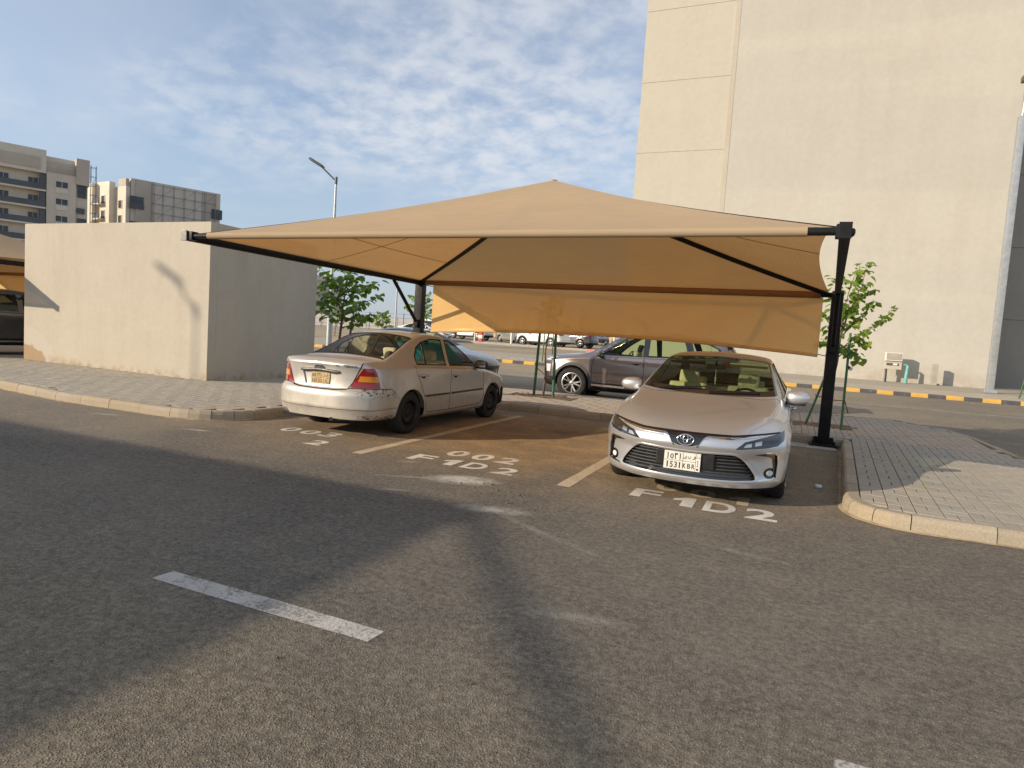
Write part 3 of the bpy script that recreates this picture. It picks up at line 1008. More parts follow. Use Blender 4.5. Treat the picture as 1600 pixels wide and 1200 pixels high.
def plate(root, p, xdir, up, w, h, mat, top, bot, lat_top, lat_bot, name='number_plate'):
    """a two row plate: local digits above, latin below, letters to the right, narrow strip"""
    fm = frame_at(p, xdir, up)
    m = MB(); m.box((0, 0, 0), (w, h, .006), ch=.002)
    o = m.build(name, mat, root); o.matrix_local = fm
    I = M['ink']
    def line(x0, y0, x1, y1):
        q = MB(); q.box(((x0 + x1) / 2, (y0 + y1) / 2, .0036), (abs(x1 - x0) + .003, abs(y1 - y0) + .003, .0012))
        return q
    q = MB()
    for (x0, y0, x1, y1) in ((-.48 * w, 0, .37 * w, 0), (.02 * w, -.46 * h, .02 * w, .46 * h), (.37 * w, -.46 * h, .37 * w, .46 * h)):
        a = line(x0, y0, x1, y1); q.add(a.v, a.f)
    q.build('divider', I, o)
    def glyph(ch, x, y, hh, ww=None):
        """one character scaled to a height (and width)"""
        g = text_mesh('lettering', ch, 1.0, I, o, Matrix.Identity(4), offset=.018)
        cs = [v.co for v in g.data.vertices]
        if not cs: return
        a0, a1 = min(c.x for c in cs), max(c.x for c in cs); b0, b1 = min(c.y for c in cs), max(c.y for c in cs)
        k = hh / (b1 - b0); kx = k if ww is None else ww / (a1 - a0)
        for v in g.data.vertices:
            v.co.x = x + (v.co.x - (a0 + a1) / 2) * kx; v.co.y = y + (v.co.y - (b0 + b1) / 2) * k; v.co.z = .0042
    xs = [-.40 * w, -.285 * w, -.17 * w, -.06 * w]
    ST_ = {'\u0661': ([(.35, .92), (.5, 1), (.55, .5), (.5, 0)], .05), '\u0665': ([(.5 + .42 * math.cos(k * .5236), .42 + .36 * math.sin(k * .5236)) for k in range(13)], .085),
           '\u0663': ([(.35, 0), (.22, .55), (.12, 1), (.2, .74), (.44, .74), (.52, .98), (.58, .74), (.84, .74), (.92, 1)], .085), '\u0668': ([(.05, 0), (.45, .95), (.55, .95), (.95, 0)], .085)}
    for x, c_ in zip(xs, top):
        line_, ww = ST_[c_]; ww *= w; hh = .34 * h
        pts = [(x + (a_ - .5) * ww, .23 * h + (b_ - .5) * hh) for a_, b_ in line_]
        q = MB(); rb = ribbon(pts, .0085); n_ = len(pts)
        q.add([(a_, b_, .0042) for a_, b_ in rb], [(k, k + 1, 2 * n_ - 2 - k, 2 * n_ - 1 - k) for k in range(n_ - 1)])
        q.build('lettering', I, o)
    for x, c_ in zip(xs, bot): glyph(c_, x, -.25 * h, .34 * h, (.035 if c_ == '1' else .082) * w)
    xl = [.075 * w, .195 * w, .315 * w]
    for x, c_ in zip(xl, lat_bot): glyph(c_, x, -.25 * h, .27 * h, .085 * w)
    for x, c_ in zip(xl, lat_top.split()[::-1]): glyph(c_, x, .22 * h, .20 * h, .085 * w)
    d = MB(); d.lathe([(0, 0), (.03 * w, 0), (.03 * w, .001), (0, .001)], 12, c=(.43 * w, -.38 * h, .0036))
    for k, c_ in enumerate('KSA'):
        text_mesh('lettering', c_, .13 * h, I, o, Matrix.Translation((.43 * w, (.05 - .12 * k) * h, .0042)), offset=.0006)
    text_mesh('lettering', '\u0627\u0644\u0633', .14 * h, I, o, Matrix.Translation((.43 * w, .30 * h, .0042)))
    d.build('dot', I, o)
    return o

def emblem(root, p, xdir, up, s, mat):
    """three interlocking ovals"""
    m = MB()
    def oval(cx_, cy_, a, b, w):
        n = 30
        m.tube([(cx_ + a * math.cos(2 * math.pi * k / n), cy_ + b * math.sin(2 * math.pi * k / n), 0) for k in range(n + 1)], w, 6, cap=False)
    oval(0, 0, s, s * .66, s * .085)
    oval(0, s * .10, s * .30, s * .54, s * .07)
    oval(0, s * .30, s * .66, s * .30, s * .07)
    o = m.build('emblem', mat, root, smooth='all')
    o.matrix_local = frame_at(p, xdir, up)
    return o

def door_mirror(root, p, sgn, shell, dark, s=1.0, facing=-1):
    """an outside mirror; the car's front is -x"""
    m = MB()
    bm = bmesh.new()
    bmesh.ops.create_icosphere(bm, subdivisions=3, radius=1.0)
    for v in bm.verts:
        x, y, z = v.co
        k = 1.0 if x < 0 else .35
        sq = lambda a, e: math.copysign(abs(a) ** e, a)
        v.co = Vector((sq(x, .8) * .095 * k, sq(y, .72) * .125, sq(z, .75) * .078 * (1 - .18 * sgn * y))) * s
    bm.verts.index_update()
    m.add([v.co + Vector((0, .13 * s * sgn, .05 * s)) for v in bm.verts], [[v.index for v in f.verts] for f in bm.faces])
    bm.free()
    o = m.build('door_mirror', shell, root, smooth='all', loc=p)
    a = MB(); a.bar((.01, -.03 * sgn, -.02), (.0, .12 * sgn, .005), .07, .035, ch=.01)
    a.box((.0, .13 * s * sgn, -.015 * s), (.12 * s, .17 * s, .03 * s), ch=.012)
    a.build('mirror_arm', dark, o, smooth=True)
    g = MB(); g.box((.036 * s, .13 * s * sgn, .05 * s), (.006, .20 * s, .115 * s), ch=.002)
    g.build('mirror_glass', M['mirror_glass'], o)
    return o

def door_handle(root, B, x, z, sgn, mat, dark):
    p = side_point(B, x, z, .0, sgn)
    m = MB()
    path = [(p.x - .10, p.y + .004 * sgn, p.z), (p.x - .075, p.y + .032 * sgn, p.z + .003), (p.x, p.y + .036 * sgn, p.z + .004), (p.x + .075, p.y + .032 * sgn, p.z + .003), (p.x + .10, p.y + .004 * sgn, p.z)]
    m.tube(path, .014, 8)
    o = m.build('door_handle', mat, root, smooth='all')
    c = MB(); c.box((p.x + .005, p.y - .002 * sgn, p.z - .012), (.09, .012, .055), ch=.005)
    c.build('handle_cup', dark, o)
    return o

def wheel_well(root, x, r, w, shift, mat):
    for s in (1, -1):
        m = MB()
        n = 18
        vs_ = []
        for yy in (s * (w - .03), s * (w - .34)):
            for k in range(n + 1):
                a = math.pi * k / n
                vs_.append((x + shift + r * math.cos(a), yy, .30 + r * math.sin(a)))
        fs = [(k, k + 1, n + 2 + k, n + 1 + k) for k in range(n)] + [tuple(range(n + 1, 2 * n + 2))]
        m.add(vs_, fs)
        m.build('wheel_well', mat, root)

def interior(root, B, sp, seat_mat, head_mats, dash_mat):
    sh = B.shift
    h = sp.get('seat_h', 0.0)
    fx, rx = sp['front_seat'], sp['rear_seat']
    drv = sp.get('driver', 1)
    seat(root, fx, .36, seat_mat, head_mats[0], sh, h); seat(root, fx, -.36, seat_mat, head_mats[1], sh, h)
    b = MB()
    b.box((rx + sh, 0, .40 + h), (.5, 1.28, .16), ch=.05)
    b.box((rx + .33 + sh, 0, .68 + h), (.15, 1.28, .56), ch=.06, rot=Matrix.Rotation(R(22), 3, 'Y'))
    o = b.build('rear_bench', seat_mat, root, smooth='all')
    for y in (.38, -.38):
        q = MB(); q.box((rx + .47 + sh, y, 1.0 + h), (.09, .26, .13), ch=.04)
        q.build('headrest', seat_mat, o, smooth='all')
    d = MB()
    dx = sp['dash']
    d.box((dx + sh, 0, .76 + h), (.55, 1.34, .22), ch=.06)
    d.box((dx + .12 + sh, 0, .55 + h), (.3, .3, .4), ch=.03)
    d.box((dx - .05 + sh, -.36 * -drv, .88 + h), (.3, .38, .08), ch=.035)
    d.build('dashboard', dash_mat, root, smooth='all')
    st = MB()
    c = Vector((dx + .40 + sh, .36 * drv, .84 + h))
    ax = Matrix.Rotation(R(-65), 3, 'Y')
    n = 28
    st.tube([c + ax @ Vector((.185 * math.cos(2 * math.pi * k / n), .185 * math.sin(2 * math.pi * k / n), 0)) for k in range(n + 1)], .015, 8, cap=False)
    for a in (0, 180, 270):
        st.bar(c, c + ax @ Vector((.18 * math.sin(R(a)), .18 * math.cos(R(a)), 0)), .03, .02)
    st.build('steering_wheel', M['trim'], root, smooth=True)
    f = MB()
    f.box((sp['L'] / 2 + .15 + sh, 0, .24), (sp['L'] - 1.55, 1.40, .05))
    f.build('floor_pan', M['trim'], root)
    for s in (1, -1):
        t_ = MB(); t_.box(((fx + rx) / 2 + .05 + sh, .715 * s, .60 + h), (2.0, .02, .55), ch=.008)
        t_.build('door_lining', seat_mat, root)
    shf = MB(); shf.box((sp['shelf'][0] + sh, 0, sp['shelf'][1]), (sp['shelf'][2], 1.16, .03), ch=.01)
    shf.build('rear_shelf', dash_mat, root)
    mr = MB(); mx0, mz0 = sp['inner_mirror']
    mr.box((mx0 + sh, 0, mz0), (.03, .23, .06), ch=.012); mr.bar((mx0 + sh, 0, mz0), (mx0 - .04 + sh, 0, mz0 + .07), .02)
    mr.build('inner_mirror', M['trim'], root)

def side_tube(name, B, pts, rad, mat, root, sgn, off=.004):
    m = MB()
    m.tube([side_point(B, x, z, off, sgn) for x, z in densify(pts, .12, closed=False)], rad, 8)
    return m.build(name, mat, root, smooth='all')

# ------------------------------------------------------------------ newer silver sedan
def spec_new(body):
    L = 4.63
    def Ff(y, z):
        y = np.abs(y)
        a = pch([(.10, .12), (.18, .05), (.24, .015), (.32, .03), (.45, .035), (.50, .015), (.55, .0), (.60, .008), (.645, .04), (.69, .11), (.74, .20), (.80, .34), (1.0, .8)])(z)
        return a + .50 * (y / .89) ** 2.7
    def Fr(y, z):
        y = np.abs(y)
        a = pch([(.1, .14), (.2, .05), (.35, .0), (.55, .0), (.62, .04), (.8, .07), (.98, .05), (1.05, .09), (1.2, .3)])(z)
        return L - a - .42 * (y / .89) ** 2.8
    sp = dict(L=L, front=Ff, rear=Fr, wheels=[(.94, .31, .355), (3.64, .31, .355)], flare=.018)
    sp['zc'] = [(-.3, .52), (0, .640), (.10, .690), (.3, .765), (.7, .855), (1.05, .920), (1.25, .965), (1.36, 1.005), (1.6, 1.125), (1.9, 1.275), (2.12, 1.372), (2.3, 1.412), (2.7, 1.435), (3.1, 1.42), (3.45, 1.36), (3.75, 1.26), (4.02, 1.14), (4.18, 1.085), (4.35, 1.065), (4.52, 1.06), (4.63, 1.04), (4.9, .9)]
    sp['zr'] = [(-.3, .50), (0, .622), (.10, .672), (.3, .745), (.7, .832), (1.05, .895), (1.3, .945), (1.5, 1.03), (1.75, 1.15), (2.0, 1.26), (2.2, 1.325), (2.45, 1.36), (2.8, 1.372), (3.2, 1.345), (3.5, 1.285), (3.8, 1.185), (4.05, 1.10), (4.25, 1.05), (4.52, 1.035), (4.63, 1.01), (4.9, .85)]
    sp['zb'] = [(-.3, .46), (0, .56), (.25, .655), (.5, .72), (.9, .79), (1.3, .85), (1.8, .885), (2.6, .91), (3.4, .94), (3.9, .965), (4.3, .965), (4.63, .93)]
    sp['zs'] = [(-.3, .19), (.3, .175), (.9, .17), (1.4, .16), (3.2, .16), (3.8, .20), (4.63, .24)]
    sp['wb'] = [(-.3, .56), (0, .64), (.3, .755), (.6, .825), (1.0, .862), (1.6, .862), (2.6, .866), (3.4, .86), (3.9, .835), (4.3, .76), (4.63, .68)]
    sp['wm'] = [(-.3, .64), (0, .72), (.25, .815), (.5, .868), (.94, .892), (1.5, .872), (2.6, .878), (3.2, .884), (3.64, .892), (4.1, .865), (4.4, .80), (4.63, .72)]
    sp['ws'] = [(-.3, .60), (0, .68), (.3, .80), (.6, .85), (1.3, .85), (2.6, .85), (3.4, .85), (4.1, .83), (4.63, .70)]
    sp['wr'] = [(-.3, .40), (0, .50), (.4, .63), (1.0, .715), (1.35, .735), (1.6, .70), (1.9, .645), (2.2, .60), (2.6, .585), (3.1, .58), (3.5, .585), (3.9, .61), (4.2, .64), (4.63, .56)]
    sp['crease'] = lambda x, z: .012 * np.exp(-((z - .80) / .05) ** 2) * (x > 1.2) - .012 * np.exp(-((z - .45) / .10) ** 2) * ((x > 1.4) & (x < 3.2))
    G, S_ = M['glass'], M['seam']
    reg = []
    for wx, wz, wr in sp['wheels']: reg.append(rg('arch', 'side', arch(wx, wz, wr), None))
    reg += [
        rg('front_window', 'side', [(1.74, .955), (2.02, 1.17), (2.28, 1.315), (2.60, 1.335), (2.60, .975)], G, of='front_door', part='window', off=-.008),
        rg('rear_window', 'side', [(2.70, .978), (2.70, 1.335), (3.0, 1.325), (3.32, 1.275), (3.52, 1.20), (3.52, 1.0)], G, of='rear_door', part='window', off=-.008),
        rg('quarter_window', 'side', [(3.56, 1.005), (3.56, 1.18), (3.70, 1.125), (3.83, 1.04), (3.84, 1.01)], G, off=-.008),
        rg('window_trim', 'side', [(1.46, .935), (1.62, .96), (1.95, 1.165), (2.22, 1.325), (2.62, 1.35), (3.0, 1.342), (3.36, 1.285), (3.66, 1.175), (3.88, 1.045), (3.90, .985), (2.7, .957)], M['gloss_black'], off=-.003),
    ]
    sm = [[(1.42, .26), (1.36, .45), (1.36, .75), (1.42, .885), (1.60, .93)], [(2.65, .25), (2.67, .6), (2.65, .93)], [(1.42, .255), (2.6, .25), (3.25, .255)],
          [(3.25, .255), (3.36, .45), (3.48, .66), (3.70, .80), (3.76, .93), (3.60, 1.16)]]
    for k, q in enumerate(sm): reg.append(rg('panel_gap_%d' % k, 'side', ribbon(densify(q, .05, False), .009), S_, off=-.004, part='panel_gap'))
    reg += [rg('front_door', 'side', [(1.42, .255), (1.36, .45), (1.36, .75), (1.42, .885), (1.62, .935), (2.65, .95), (2.67, .6), (2.65, .25)], body, part='door'),
            rg('rear_door', 'side', [(2.65, .25), (2.67, .6), (2.65, .95), (3.62, .985), (3.76, .93), (3.70, .80), (3.48, .66), (3.36, .45), (3.25, .255)], body, part='door')]
    # headlamp on the flank, tail lamp on the flank
    reg += [rg('tail_light', 'side', [(4.9, .78), (4.35, .82), (4.20, .90), (4.25, .945), (4.9, .95)], M['red_lens'], off=.003)]
    reg += [rg('sill_trim', 'side', [(1.3, .05), (1.3, .235), (3.25, .235), (3.25, .05)], M['trim'], off=.004)]
    # windscreen, rear screen, bonnet
    reg += [rg('windscreen', 'xt', [(1.55, 5.25), (1.47, 6), (1.395, 7), (1.37, 8.1), (2.10, 8.1), (2.11, 7), (2.14, 6), (2.16, 5.25)], G, merge=True, off=-.004),
            rg('windscreen_border', 'xt', [(1.42, 5.05), (1.36, 6), (1.26, 7), (1.235, 8.1), (2.135, 8.1), (2.145, 7), (2.18, 6), (2.20, 5.05)], M['gloss_black'], merge=True, off=-.002),
            rg('rear_screen', 'xt', [(4.10, 5.3), (4.10, 6), (4.07, 7), (4.06, 8.1), (3.48, 8.1), (3.47, 7), (3.46, 6), (3.50, 5.3)], G, merge=True, off=-.004),
            rg('bonnet_gap', 'xt', ribbon(densify([(.30, 4.75), (.8, 4.62), (1.32, 4.62), (1.36, 5.2), (1.25, 6.3), (1.225, 8.1)], .06, False), .010), S_, merge=True, off=-.004, part='panel_gap'),
            rg('bonnet', 'xt', [(-.2, 5.0), (.30, 4.75), (.8, 4.62), (1.32, 4.62), (1.36, 5.2), (1.25, 6.3), (1.225, 8.2), (-.2, 8.2)], body, merge=True)]
    # front face
    e = 'front'
    reg += [rg('fog_lamp', e, circle(.742, .332, .026, 20), M['lamp_clear'], off=.004),
            rg('lamp_cluster', e, [(.505, .572), (.525, .60), (.572, .612), (.572, .580)], M['alloy'], of='headlight', off=.004, part='reflector'),
            rg('lamp_cluster_b', e, [(.60, .588), (.60, .622), (.655, .634), (.655, .598)], M['alloy'], of='headlight', off=.004, part='reflector'),
            rg('headlight', e, [(.440, .552), (.515, .622), (.66, .662), (.78, .695), (.845, .728), (.852, .70), (.835, .635), (.79, .592), (.70, .572)], M['lamp_dark'], off=.003),
            rg('badge_recess', e, smooth_poly([(-.20, .662), (.20, .662), (.155, .62), (.115, .545), (-.115, .545), (-.155, .62)], 1), M['gloss_black'], whole=True, off=-.004),
            rg('chrome_strip', e, [(.155, .612), (.205, .628), (.40, .632), (.66, .668), (.66, .680), (.40, .648), (.20, .644), (.14, .616)], M['chrome'], off=.006),
            rg('badge_chrome', e, [(.155, .612), (.14, .616), (.098, .543), (.110, .538)], M['chrome'], off=.006, part='chrome_strip'),
            rg('upper_grille', e, [(.15, .63), (.20, .650), (.42, .655), (.80, .697), (.80, .712), (.42, .674), (0.0, .672), (0, .655)], M['trim'], off=-.006, merge=True),
            rg('grille', e, smooth_poly([(-.40, .500), (0, .482), (.40, .500), (.465, .49), (.55, .41), (.635, .285), (.60, .262), (0, .252), (-.60, .262), (-.635, .285), (-.55, .41), (-.465, .49)], 1), M['gloss_black'], whole=True, off=-.035),
            rg('grille_frame', e, smooth_poly([(-.40, .514), (0, .496), (.40, .514), (.485, .503), (.572, .418), (.668, .28), (.62, .246), (0, .236), (-.62, .246), (-.668, .28), (-.572, .418), (-.485, .503)], 1), M['silver'], whole=True, off=.006),
            rg('fog_recess', e, [(.60, .505), (.73, .490), (.752, .465), (.762, .40), (.772, .30), (.795, .285), (.80, .42), (.792, .50), (.765, .52), (.70, .522)], M['gloss_black'], off=-.012),
            rg('fog_ring', e, circle(.742, .332, .052, 20), M['gloss_black'], off=-.006, part='fog_recess'),
            rg('fog_blade', e, [(.56, .262), (.70, .280), (.80, .288), (.80, .275), (.70, .262), (.58, .25)], M['chrome'], off=.006),
            rg('fog_trim', e, [(.70, .522), (.765, .52), (.792, .50), (.80, .42), (.795, .285), (.81, .28), (.816, .42), (.806, .51), (.775, .535), (.70, .53)], M['chrome'], off=.005),
            rg('lower_lip', e, [(-.9, .05), (.9, .05), (.86, .197), (.5, .185), (-.5, .185), (-.86, .197)], M['trim'], whole=True, off=-.01)]
    e = 'rear'
    reg += [rg('tail_light', e, [(.40, .80), (.42, .90), (.9, .95), (.9, .78), (.6, .79)], M['red_lens'], off=.003),
            rg('boot_gap', e, ribbon(densify([(-.56, .80), (-.52, .66), (.52, .66), (.56, .80)], .05, False), .01), S_, whole=True, off=-.004, part='panel_gap'),
            rg('rear_diffuser', e, [(-.7, .0), (.7, .0), (.62, .36), (-.62, .36)], M['trim'], whole=True, off=-.01)]
    sp['regions'] = reg
    sp.update(front_seat=1.95, rear_seat=2.85, dash=1.62, driver=-1, shelf=(3.75, .99, .5), inner_mirror=(2.02, 1.25))
    return sp

def make_new_sedan():
    body = M['silver']
    root = thing('silver_sedan', 'clean silver sedan facing out of the bay with a white 1531 KBR plate', 'car')
    sp = spec_new(body)
    B = build_car(sp, root, dict(body=body), 1.25)
    sh = B.shift
    for x in (.94, 3.64):
        for s in (1, -1): wheel_parts(root, x, s * .775, .318, .21, s, M['rubber'], M['alloy'], 10, M['disc'], sh)
        wheel_well(root, x, .36, .86, sh, M['trim'])
    interior(root, B, sp, M['beige'], (M['beige'], M['beige']), M['trim'])
    doors = {(k, s): B.objs[(k, s)] for k in ('front_door', 'rear_door') for s in (1, -1)}
    for s in (1, -1):
        door_handle(doors[('front_door', s)], B, 2.50, .80, s, body, M['seam'])
        door_handle(doors[('rear_door', s)], B, 3.50, .83, s, body, M['seam'])
        p = side_point(B, 1.66, .93, .0, s)
        door_mirror(root, p, s, body, M['trim'])
        side_tube('window_moulding', B, [(1.5, .925), (2.6, .945), (3.88, .972)], .006, M['chrome'], root, s)
    # grille slats follow the nose
    for k in range(7):
        z = .285 + k * .031
        w = .60 - max(0, (z - .30)) * .62
        m = MB()
        m.tube([front_point(B, y, z, -.022) for y in np.linspace(-w, w, 17)], .0075, 6)
        m.build('grille_slat', M['plastic'], root, smooth='all')
    m = MB(); pp = front_point(B, 0, .40, -.02)
    m.box((pp.x + .02, 0, .405), (.05, .54, .15), ch=.012)
    m.build('plate_mount', M['trim'], root)
    plate(root, (pp.x - .022, .02, .392), (0, -1, 0), (.06, 0, 1), .335, .17, M['plate_white'], '\u0661\u0665\u0663\u0661', '1531', '\u0631 \u0628 \u0643', 'KBR')
    pe = front_point(B, 0, .600, .012)
    emblem(root, pe, (0, -1, 0), (.18, 0, 1), .075, M['chrome'])
    # wipers
    for (x0, y0, x1, y1) in ((1.33, .55, 1.41, -.05), (1.30, -.02, 1.40, -.55)):
        m = MB(); pts = []
        for q in np.linspace(0, 1, 8):
            x = x0 + (x1 - x0) * q; y = y0 + (y1 - y0) * q
            tt = np.linspace(5, 8, 60); P = B.loft(np.full(60, x), tt)
            z = np.interp(abs(y), P[::-1, 1], P[::-1, 2])
            pts.append((x + sh, y, z + .012))
        m.tube(pts, .009, 6); m.build('wiper', M['trim'], root)
    # a charm under the mirror, papers on the dash
    m = MB(); m.tube([(2.03 + sh, .0, 1.23), (2.03 + sh, .0, 1.12)], .004, 5); m.tube([(2.03 + sh, 0, 1.12), (2.03 + sh, 0, 1.03)], [.012, .004], 6)
    m.build('mirror_charm', M['plate_white'], root)
    for y in (-.36,):
        v = MB(); v.box((2.16 + sh, y, 1.285), (.16, .42, .02), ch=.006, rot=Matrix.Rotation(R(12), 3, 'Y'))
        v.build('sun_visor', M['beige'], root)
    s_ = MB(); s_.box((2.16 + sh, .36, 1.285), (.16, .42, .02), ch=.006, rot=Matrix.Rotation(R(12), 3, 'Y')); s_.build('sun_visor', M['dark_cloth'], root)
    return root, B

# ------------------------------------------------------------------ older beige-silver sedan
def spec_old(body):
    L = 4.50
    def Ff(y, z):
        y = np.abs(y)
        a = pch([(.1, .1), (.2, .03), (.35, .0), (.5, .0), (.6, .03), (.7, .07), (.8, .25), (1.0, .7)])(z)
        return a + .42 * (y / .85) ** 2.8
    def Fr(y, z):
        y = np.abs(y)
        a = pch([(.1, .10), (.24, .045), (.33, .022), (.40, .0), (.55, .0), (.605, .012), (.635, .035), (.66, .075), (.80, .085), (.93, .075), (.985, .055), (1.01, .06), (1.05, .12), (1.2, .45)])(z)
        pr = .30 * (y / .85) ** 3.4
        return L - a - pr
    sp = dict(L=L, front=Ff, rear=Fr, wheels=[(.90, .30, .345), (3.50, .30, .345)], flare=.014)
    sp['zc'] = [(-.3, .55), (0, .66), (.15, .74), (.45, .82), (.85, .885), (1.1, .93), (1.22, .975), (1.5, 1.125), (1.8, 1.29), (2.02, 1.39), (2.2, 1.435), (2.6, 1.468), (2.95, 1.455), (3.2, 1.405), (3.5, 1.275), (3.8, 1.125), (3.93, 1.073), (4.1, 1.052), (4.3, 1.042), (4.42, 1.030), (4.50, .995), (4.8, .8)]
    sp['zr'] = [(-.3, .52), (0, .64), (.15, .71), (.45, .79), (.85, .855), (1.1, .895), (1.3, .96), (1.6, 1.12), (1.9, 1.275), (2.15, 1.365), (2.4, 1.395), (2.7, 1.402), (2.95, 1.385), (3.2, 1.33), (3.5, 1.20), (3.8, 1.085), (3.98, 1.035), (4.2, 1.02), (4.42, 1.0), (4.50, .96), (4.8, .75)]
    sp['zb'] = [(-.3, .48), (0, .58), (.25, .68), (.5, .745), (.9, .81), (1.2, .85), (1.8, .885), (2.6, .915), (3.3, .945), (3.9, .955), (4.3, .935), (4.5, .88)]
    sp['zs'] = [(-.3, .22), (.3, .20), (.9, .19), (1.3, .19), (3.1, .19), (3.6, .22), (4.2, .245), (4.5, .25)]
    sp['wb'] = [(-.3, .55), (0, .63), (.3, .735), (.6, .795), (1.0, .825), (1.6, .83), (2.6, .832), (3.3, .825), (3.8, .80), (4.2, .745), (4.5, .67)]
    sp['wm'] = [(-.3, .60), (0, .69), (.25, .775), (.5, .825), (.9, .85), (1.5, .842), (2.6, .846), (3.2, .848), (3.5, .852), (4.0, .835), (4.3, .785), (4.5, .71)]
    sp['ws'] = [(-.3, .58), (0, .67), (.3, .77), (.6, .81), (1.3, .815), (2.6, .82), (3.4, .82), (4.1, .81), (4.5, .70)]
    sp['wr'] = [(-.3, .38), (0, .48), (.4, .60), (.9, .68), (1.2, .705), (1.5, .675), (1.8, .625), (2.1, .585), (2.5, .565), (2.9, .565), (3.2, .58), (3.6, .615), (3.95, .64), (4.2, .64), (4.5, .57)]
    sp['zm'] = .52
    G, S_ = M['glass_clear'], M['seam']
    reg = []
    for wx, wz, wr in sp['wheels']: reg.append(rg('arch', 'side', arch(wx, wz, wr), None))
    reg += [
        rg('front_window', 'side', [(1.42, .955), (1.72, 1.15), (2.0, 1.295), (2.12, 1.345), (2.26, 1.352), (2.30, 1.2), (2.33, .975)], G, of='front_door', part='window', off=-.010),
        rg('rear_window', 'side', [(2.46, .982), (2.43, 1.20), (2.39, 1.352), (2.70, 1.355), (2.95, 1.31), (3.02, .995)], G, of='rear_door', part='window', off=-.010),
        rg('corner_window', 'side', [(3.055, .998), (2.985, 1.295), (3.14, 1.225), (3.25, 1.10), (3.27, 1.003)], G, of='rear_door', part='window', off=-.010),
        rg('front_window_trim', 'side', [(1.30, .93), (1.36, .955), (1.70, 1.16), (1.98, 1.31), (2.12, 1.362), (2.275, 1.367), (2.318, 1.2), (2.35, .955)], M['trim'], of='front_door', part='window_trim', off=-.006),
        rg('rear_window_trim', 'side', [(2.44, .962), (2.41, 1.2), (2.372, 1.367), (2.70, 1.370), (2.98, 1.318), (3.16, 1.235), (3.275, 1.11), (3.292, .982)], M['trim'], of='rear_door', part='window_trim', off=-.006),
    ]
    sm = [[(1.32, .30), (1.25, .45), (1.25, .75), (1.30, .91)], [(2.395, .27), (2.40, .6), (2.385, .93)], [(1.32, .295), (2.4, .27), (3.05, .275)],
          [(3.05, .275), (3.13, .45), (3.22, .66), (3.36, .86), (3.38, .97)]]
    for k, q in enumerate(sm): reg.append(rg('panel_gap_%d' % k, 'side', ribbon(densify(q, .05, False), .010), S_, off=-.005, part='panel_gap'))
    reg += [rg('bumper_gap', 'side', ribbon(densify([(4.6, .665), (4.2, .672), (3.96, .665), (3.87, .60)], .05, False), .010), S_, off=-.005, part='panel_gap'),
            rg('bumper_groove', 'side', ribbon(densify([(4.6, .385), (4.2, .39), (3.84, .40)], .05, False), .009), M['groove_grey'], off=-.006, part='bumper_groove'),
            rg('rear_bumper', 'side', [(4.7, .665), (4.2, .672), (3.96, .665), (3.87, .60), (3.80, .40), (3.80, .1), (4.7, .1)], M['bumper_silver'], merge=True),
            rg('front_gap', 'side', ribbon(densify([(-.1, .63), (.3, .60), (.52, .52)], .05, False), .014), S_, off=-.005, part='panel_gap'),
            rg('front_damage', 'side', [(-.2, .10), (.05, .47), (.30, .50), (.46, .55), (.56, .50), (.56, .1)], M['worn_black'], off=-.04, part='broken_bumper_gap')]
    reg += [rg('front_door', 'side', [(1.32, .295), (1.25, .45), (1.25, .75), (1.30, .93), (1.70, 1.18), (2.1, 1.375), (2.34, 1.375), (2.39, .95), (2.40, .6), (2.395, .27)], body, part='door'),
            rg('rear_door', 'side', [(2.395, .27), (2.40, .6), (2.39, .95), (2.35, 1.375), (2.72, 1.38), (3.0, 1.33), (3.2, 1.24), (3.31, 1.1), (3.38, .97), (3.36, .86), (3.22, .66), (3.13, .45), (3.05, .275)], body, part='door'),
            rg('tail_light_amber', 'side', [(4.7, .755), (4.315, .765), (4.32, .825), (4.7, .832)], M['amber_lens'], of='tail_light', off=.010, part='indicator'),
            rg('tail_light', 'side', [(4.7, .672), (4.17, .675), (4.20, .76), (4.27, .85), (4.36, .91), (4.45, .935), (4.7, .94)], M['red_lens'], off=.006),
            rg('headlight', 'side', [(-.2, .60), (.35, .62), (.52, .72), (.40, .74), (-.2, .70)], M['lamp_clear'], off=.003)]
    reg += [rg('windscreen', 'xt', [(1.42, 5.3), (1.35, 6), (1.28, 7), (1.26, 8.1), (1.99, 8.1), (2.0, 7), (2.03, 6), (2.07, 5.3)], G, merge=True, off=-.004),
            rg('windscreen_border', 'xt', [(1.33, 5.08), (1.27, 6), (1.18, 7), (1.155, 8.1), (2.02, 8.1), (2.03, 7), (2.07, 6), (2.12, 5.08)], M['trim'], merge=True, off=-.002),
            rg('rear_screen', 'xt', [(3.86, 5.32), (3.85, 6), (3.83, 7), (3.82, 8.1), (3.20, 8.1), (3.19, 7), (3.18, 6), (3.20, 5.32)], G, merge=True, off=-.006),
            rg('rear_screen_border', 'xt', [(3.915, 5.12), (3.905, 6), (3.885, 7), (3.875, 8.1), (3.15, 8.1), (3.14, 7), (3.125, 6), (3.13, 5.12)], M['trim'], merge=True, off=-.002),
            rg('boot_gap_top', 'xt', ribbon(densify([(4.55, 4.75), (4.2, 4.75), (3.97, 4.85)], .06, False), .013), S_, merge=True, off=-.006, part='panel_gap'),
            rg('boot_lid', 'xt', [(4.7, 4.75), (4.2, 4.75), (3.95, 4.88), (3.90, 6), (3.885, 8.2), (4.7, 8.2)], body, merge=True),
            rg('bonnet_gap', 'xt', ribbon(densify([(.25, 4.7), (.8, 4.62), (1.22, 4.62)], .06, False), .010), S_, merge=True, off=-.004, part='panel_gap')]
    e = 'rear'
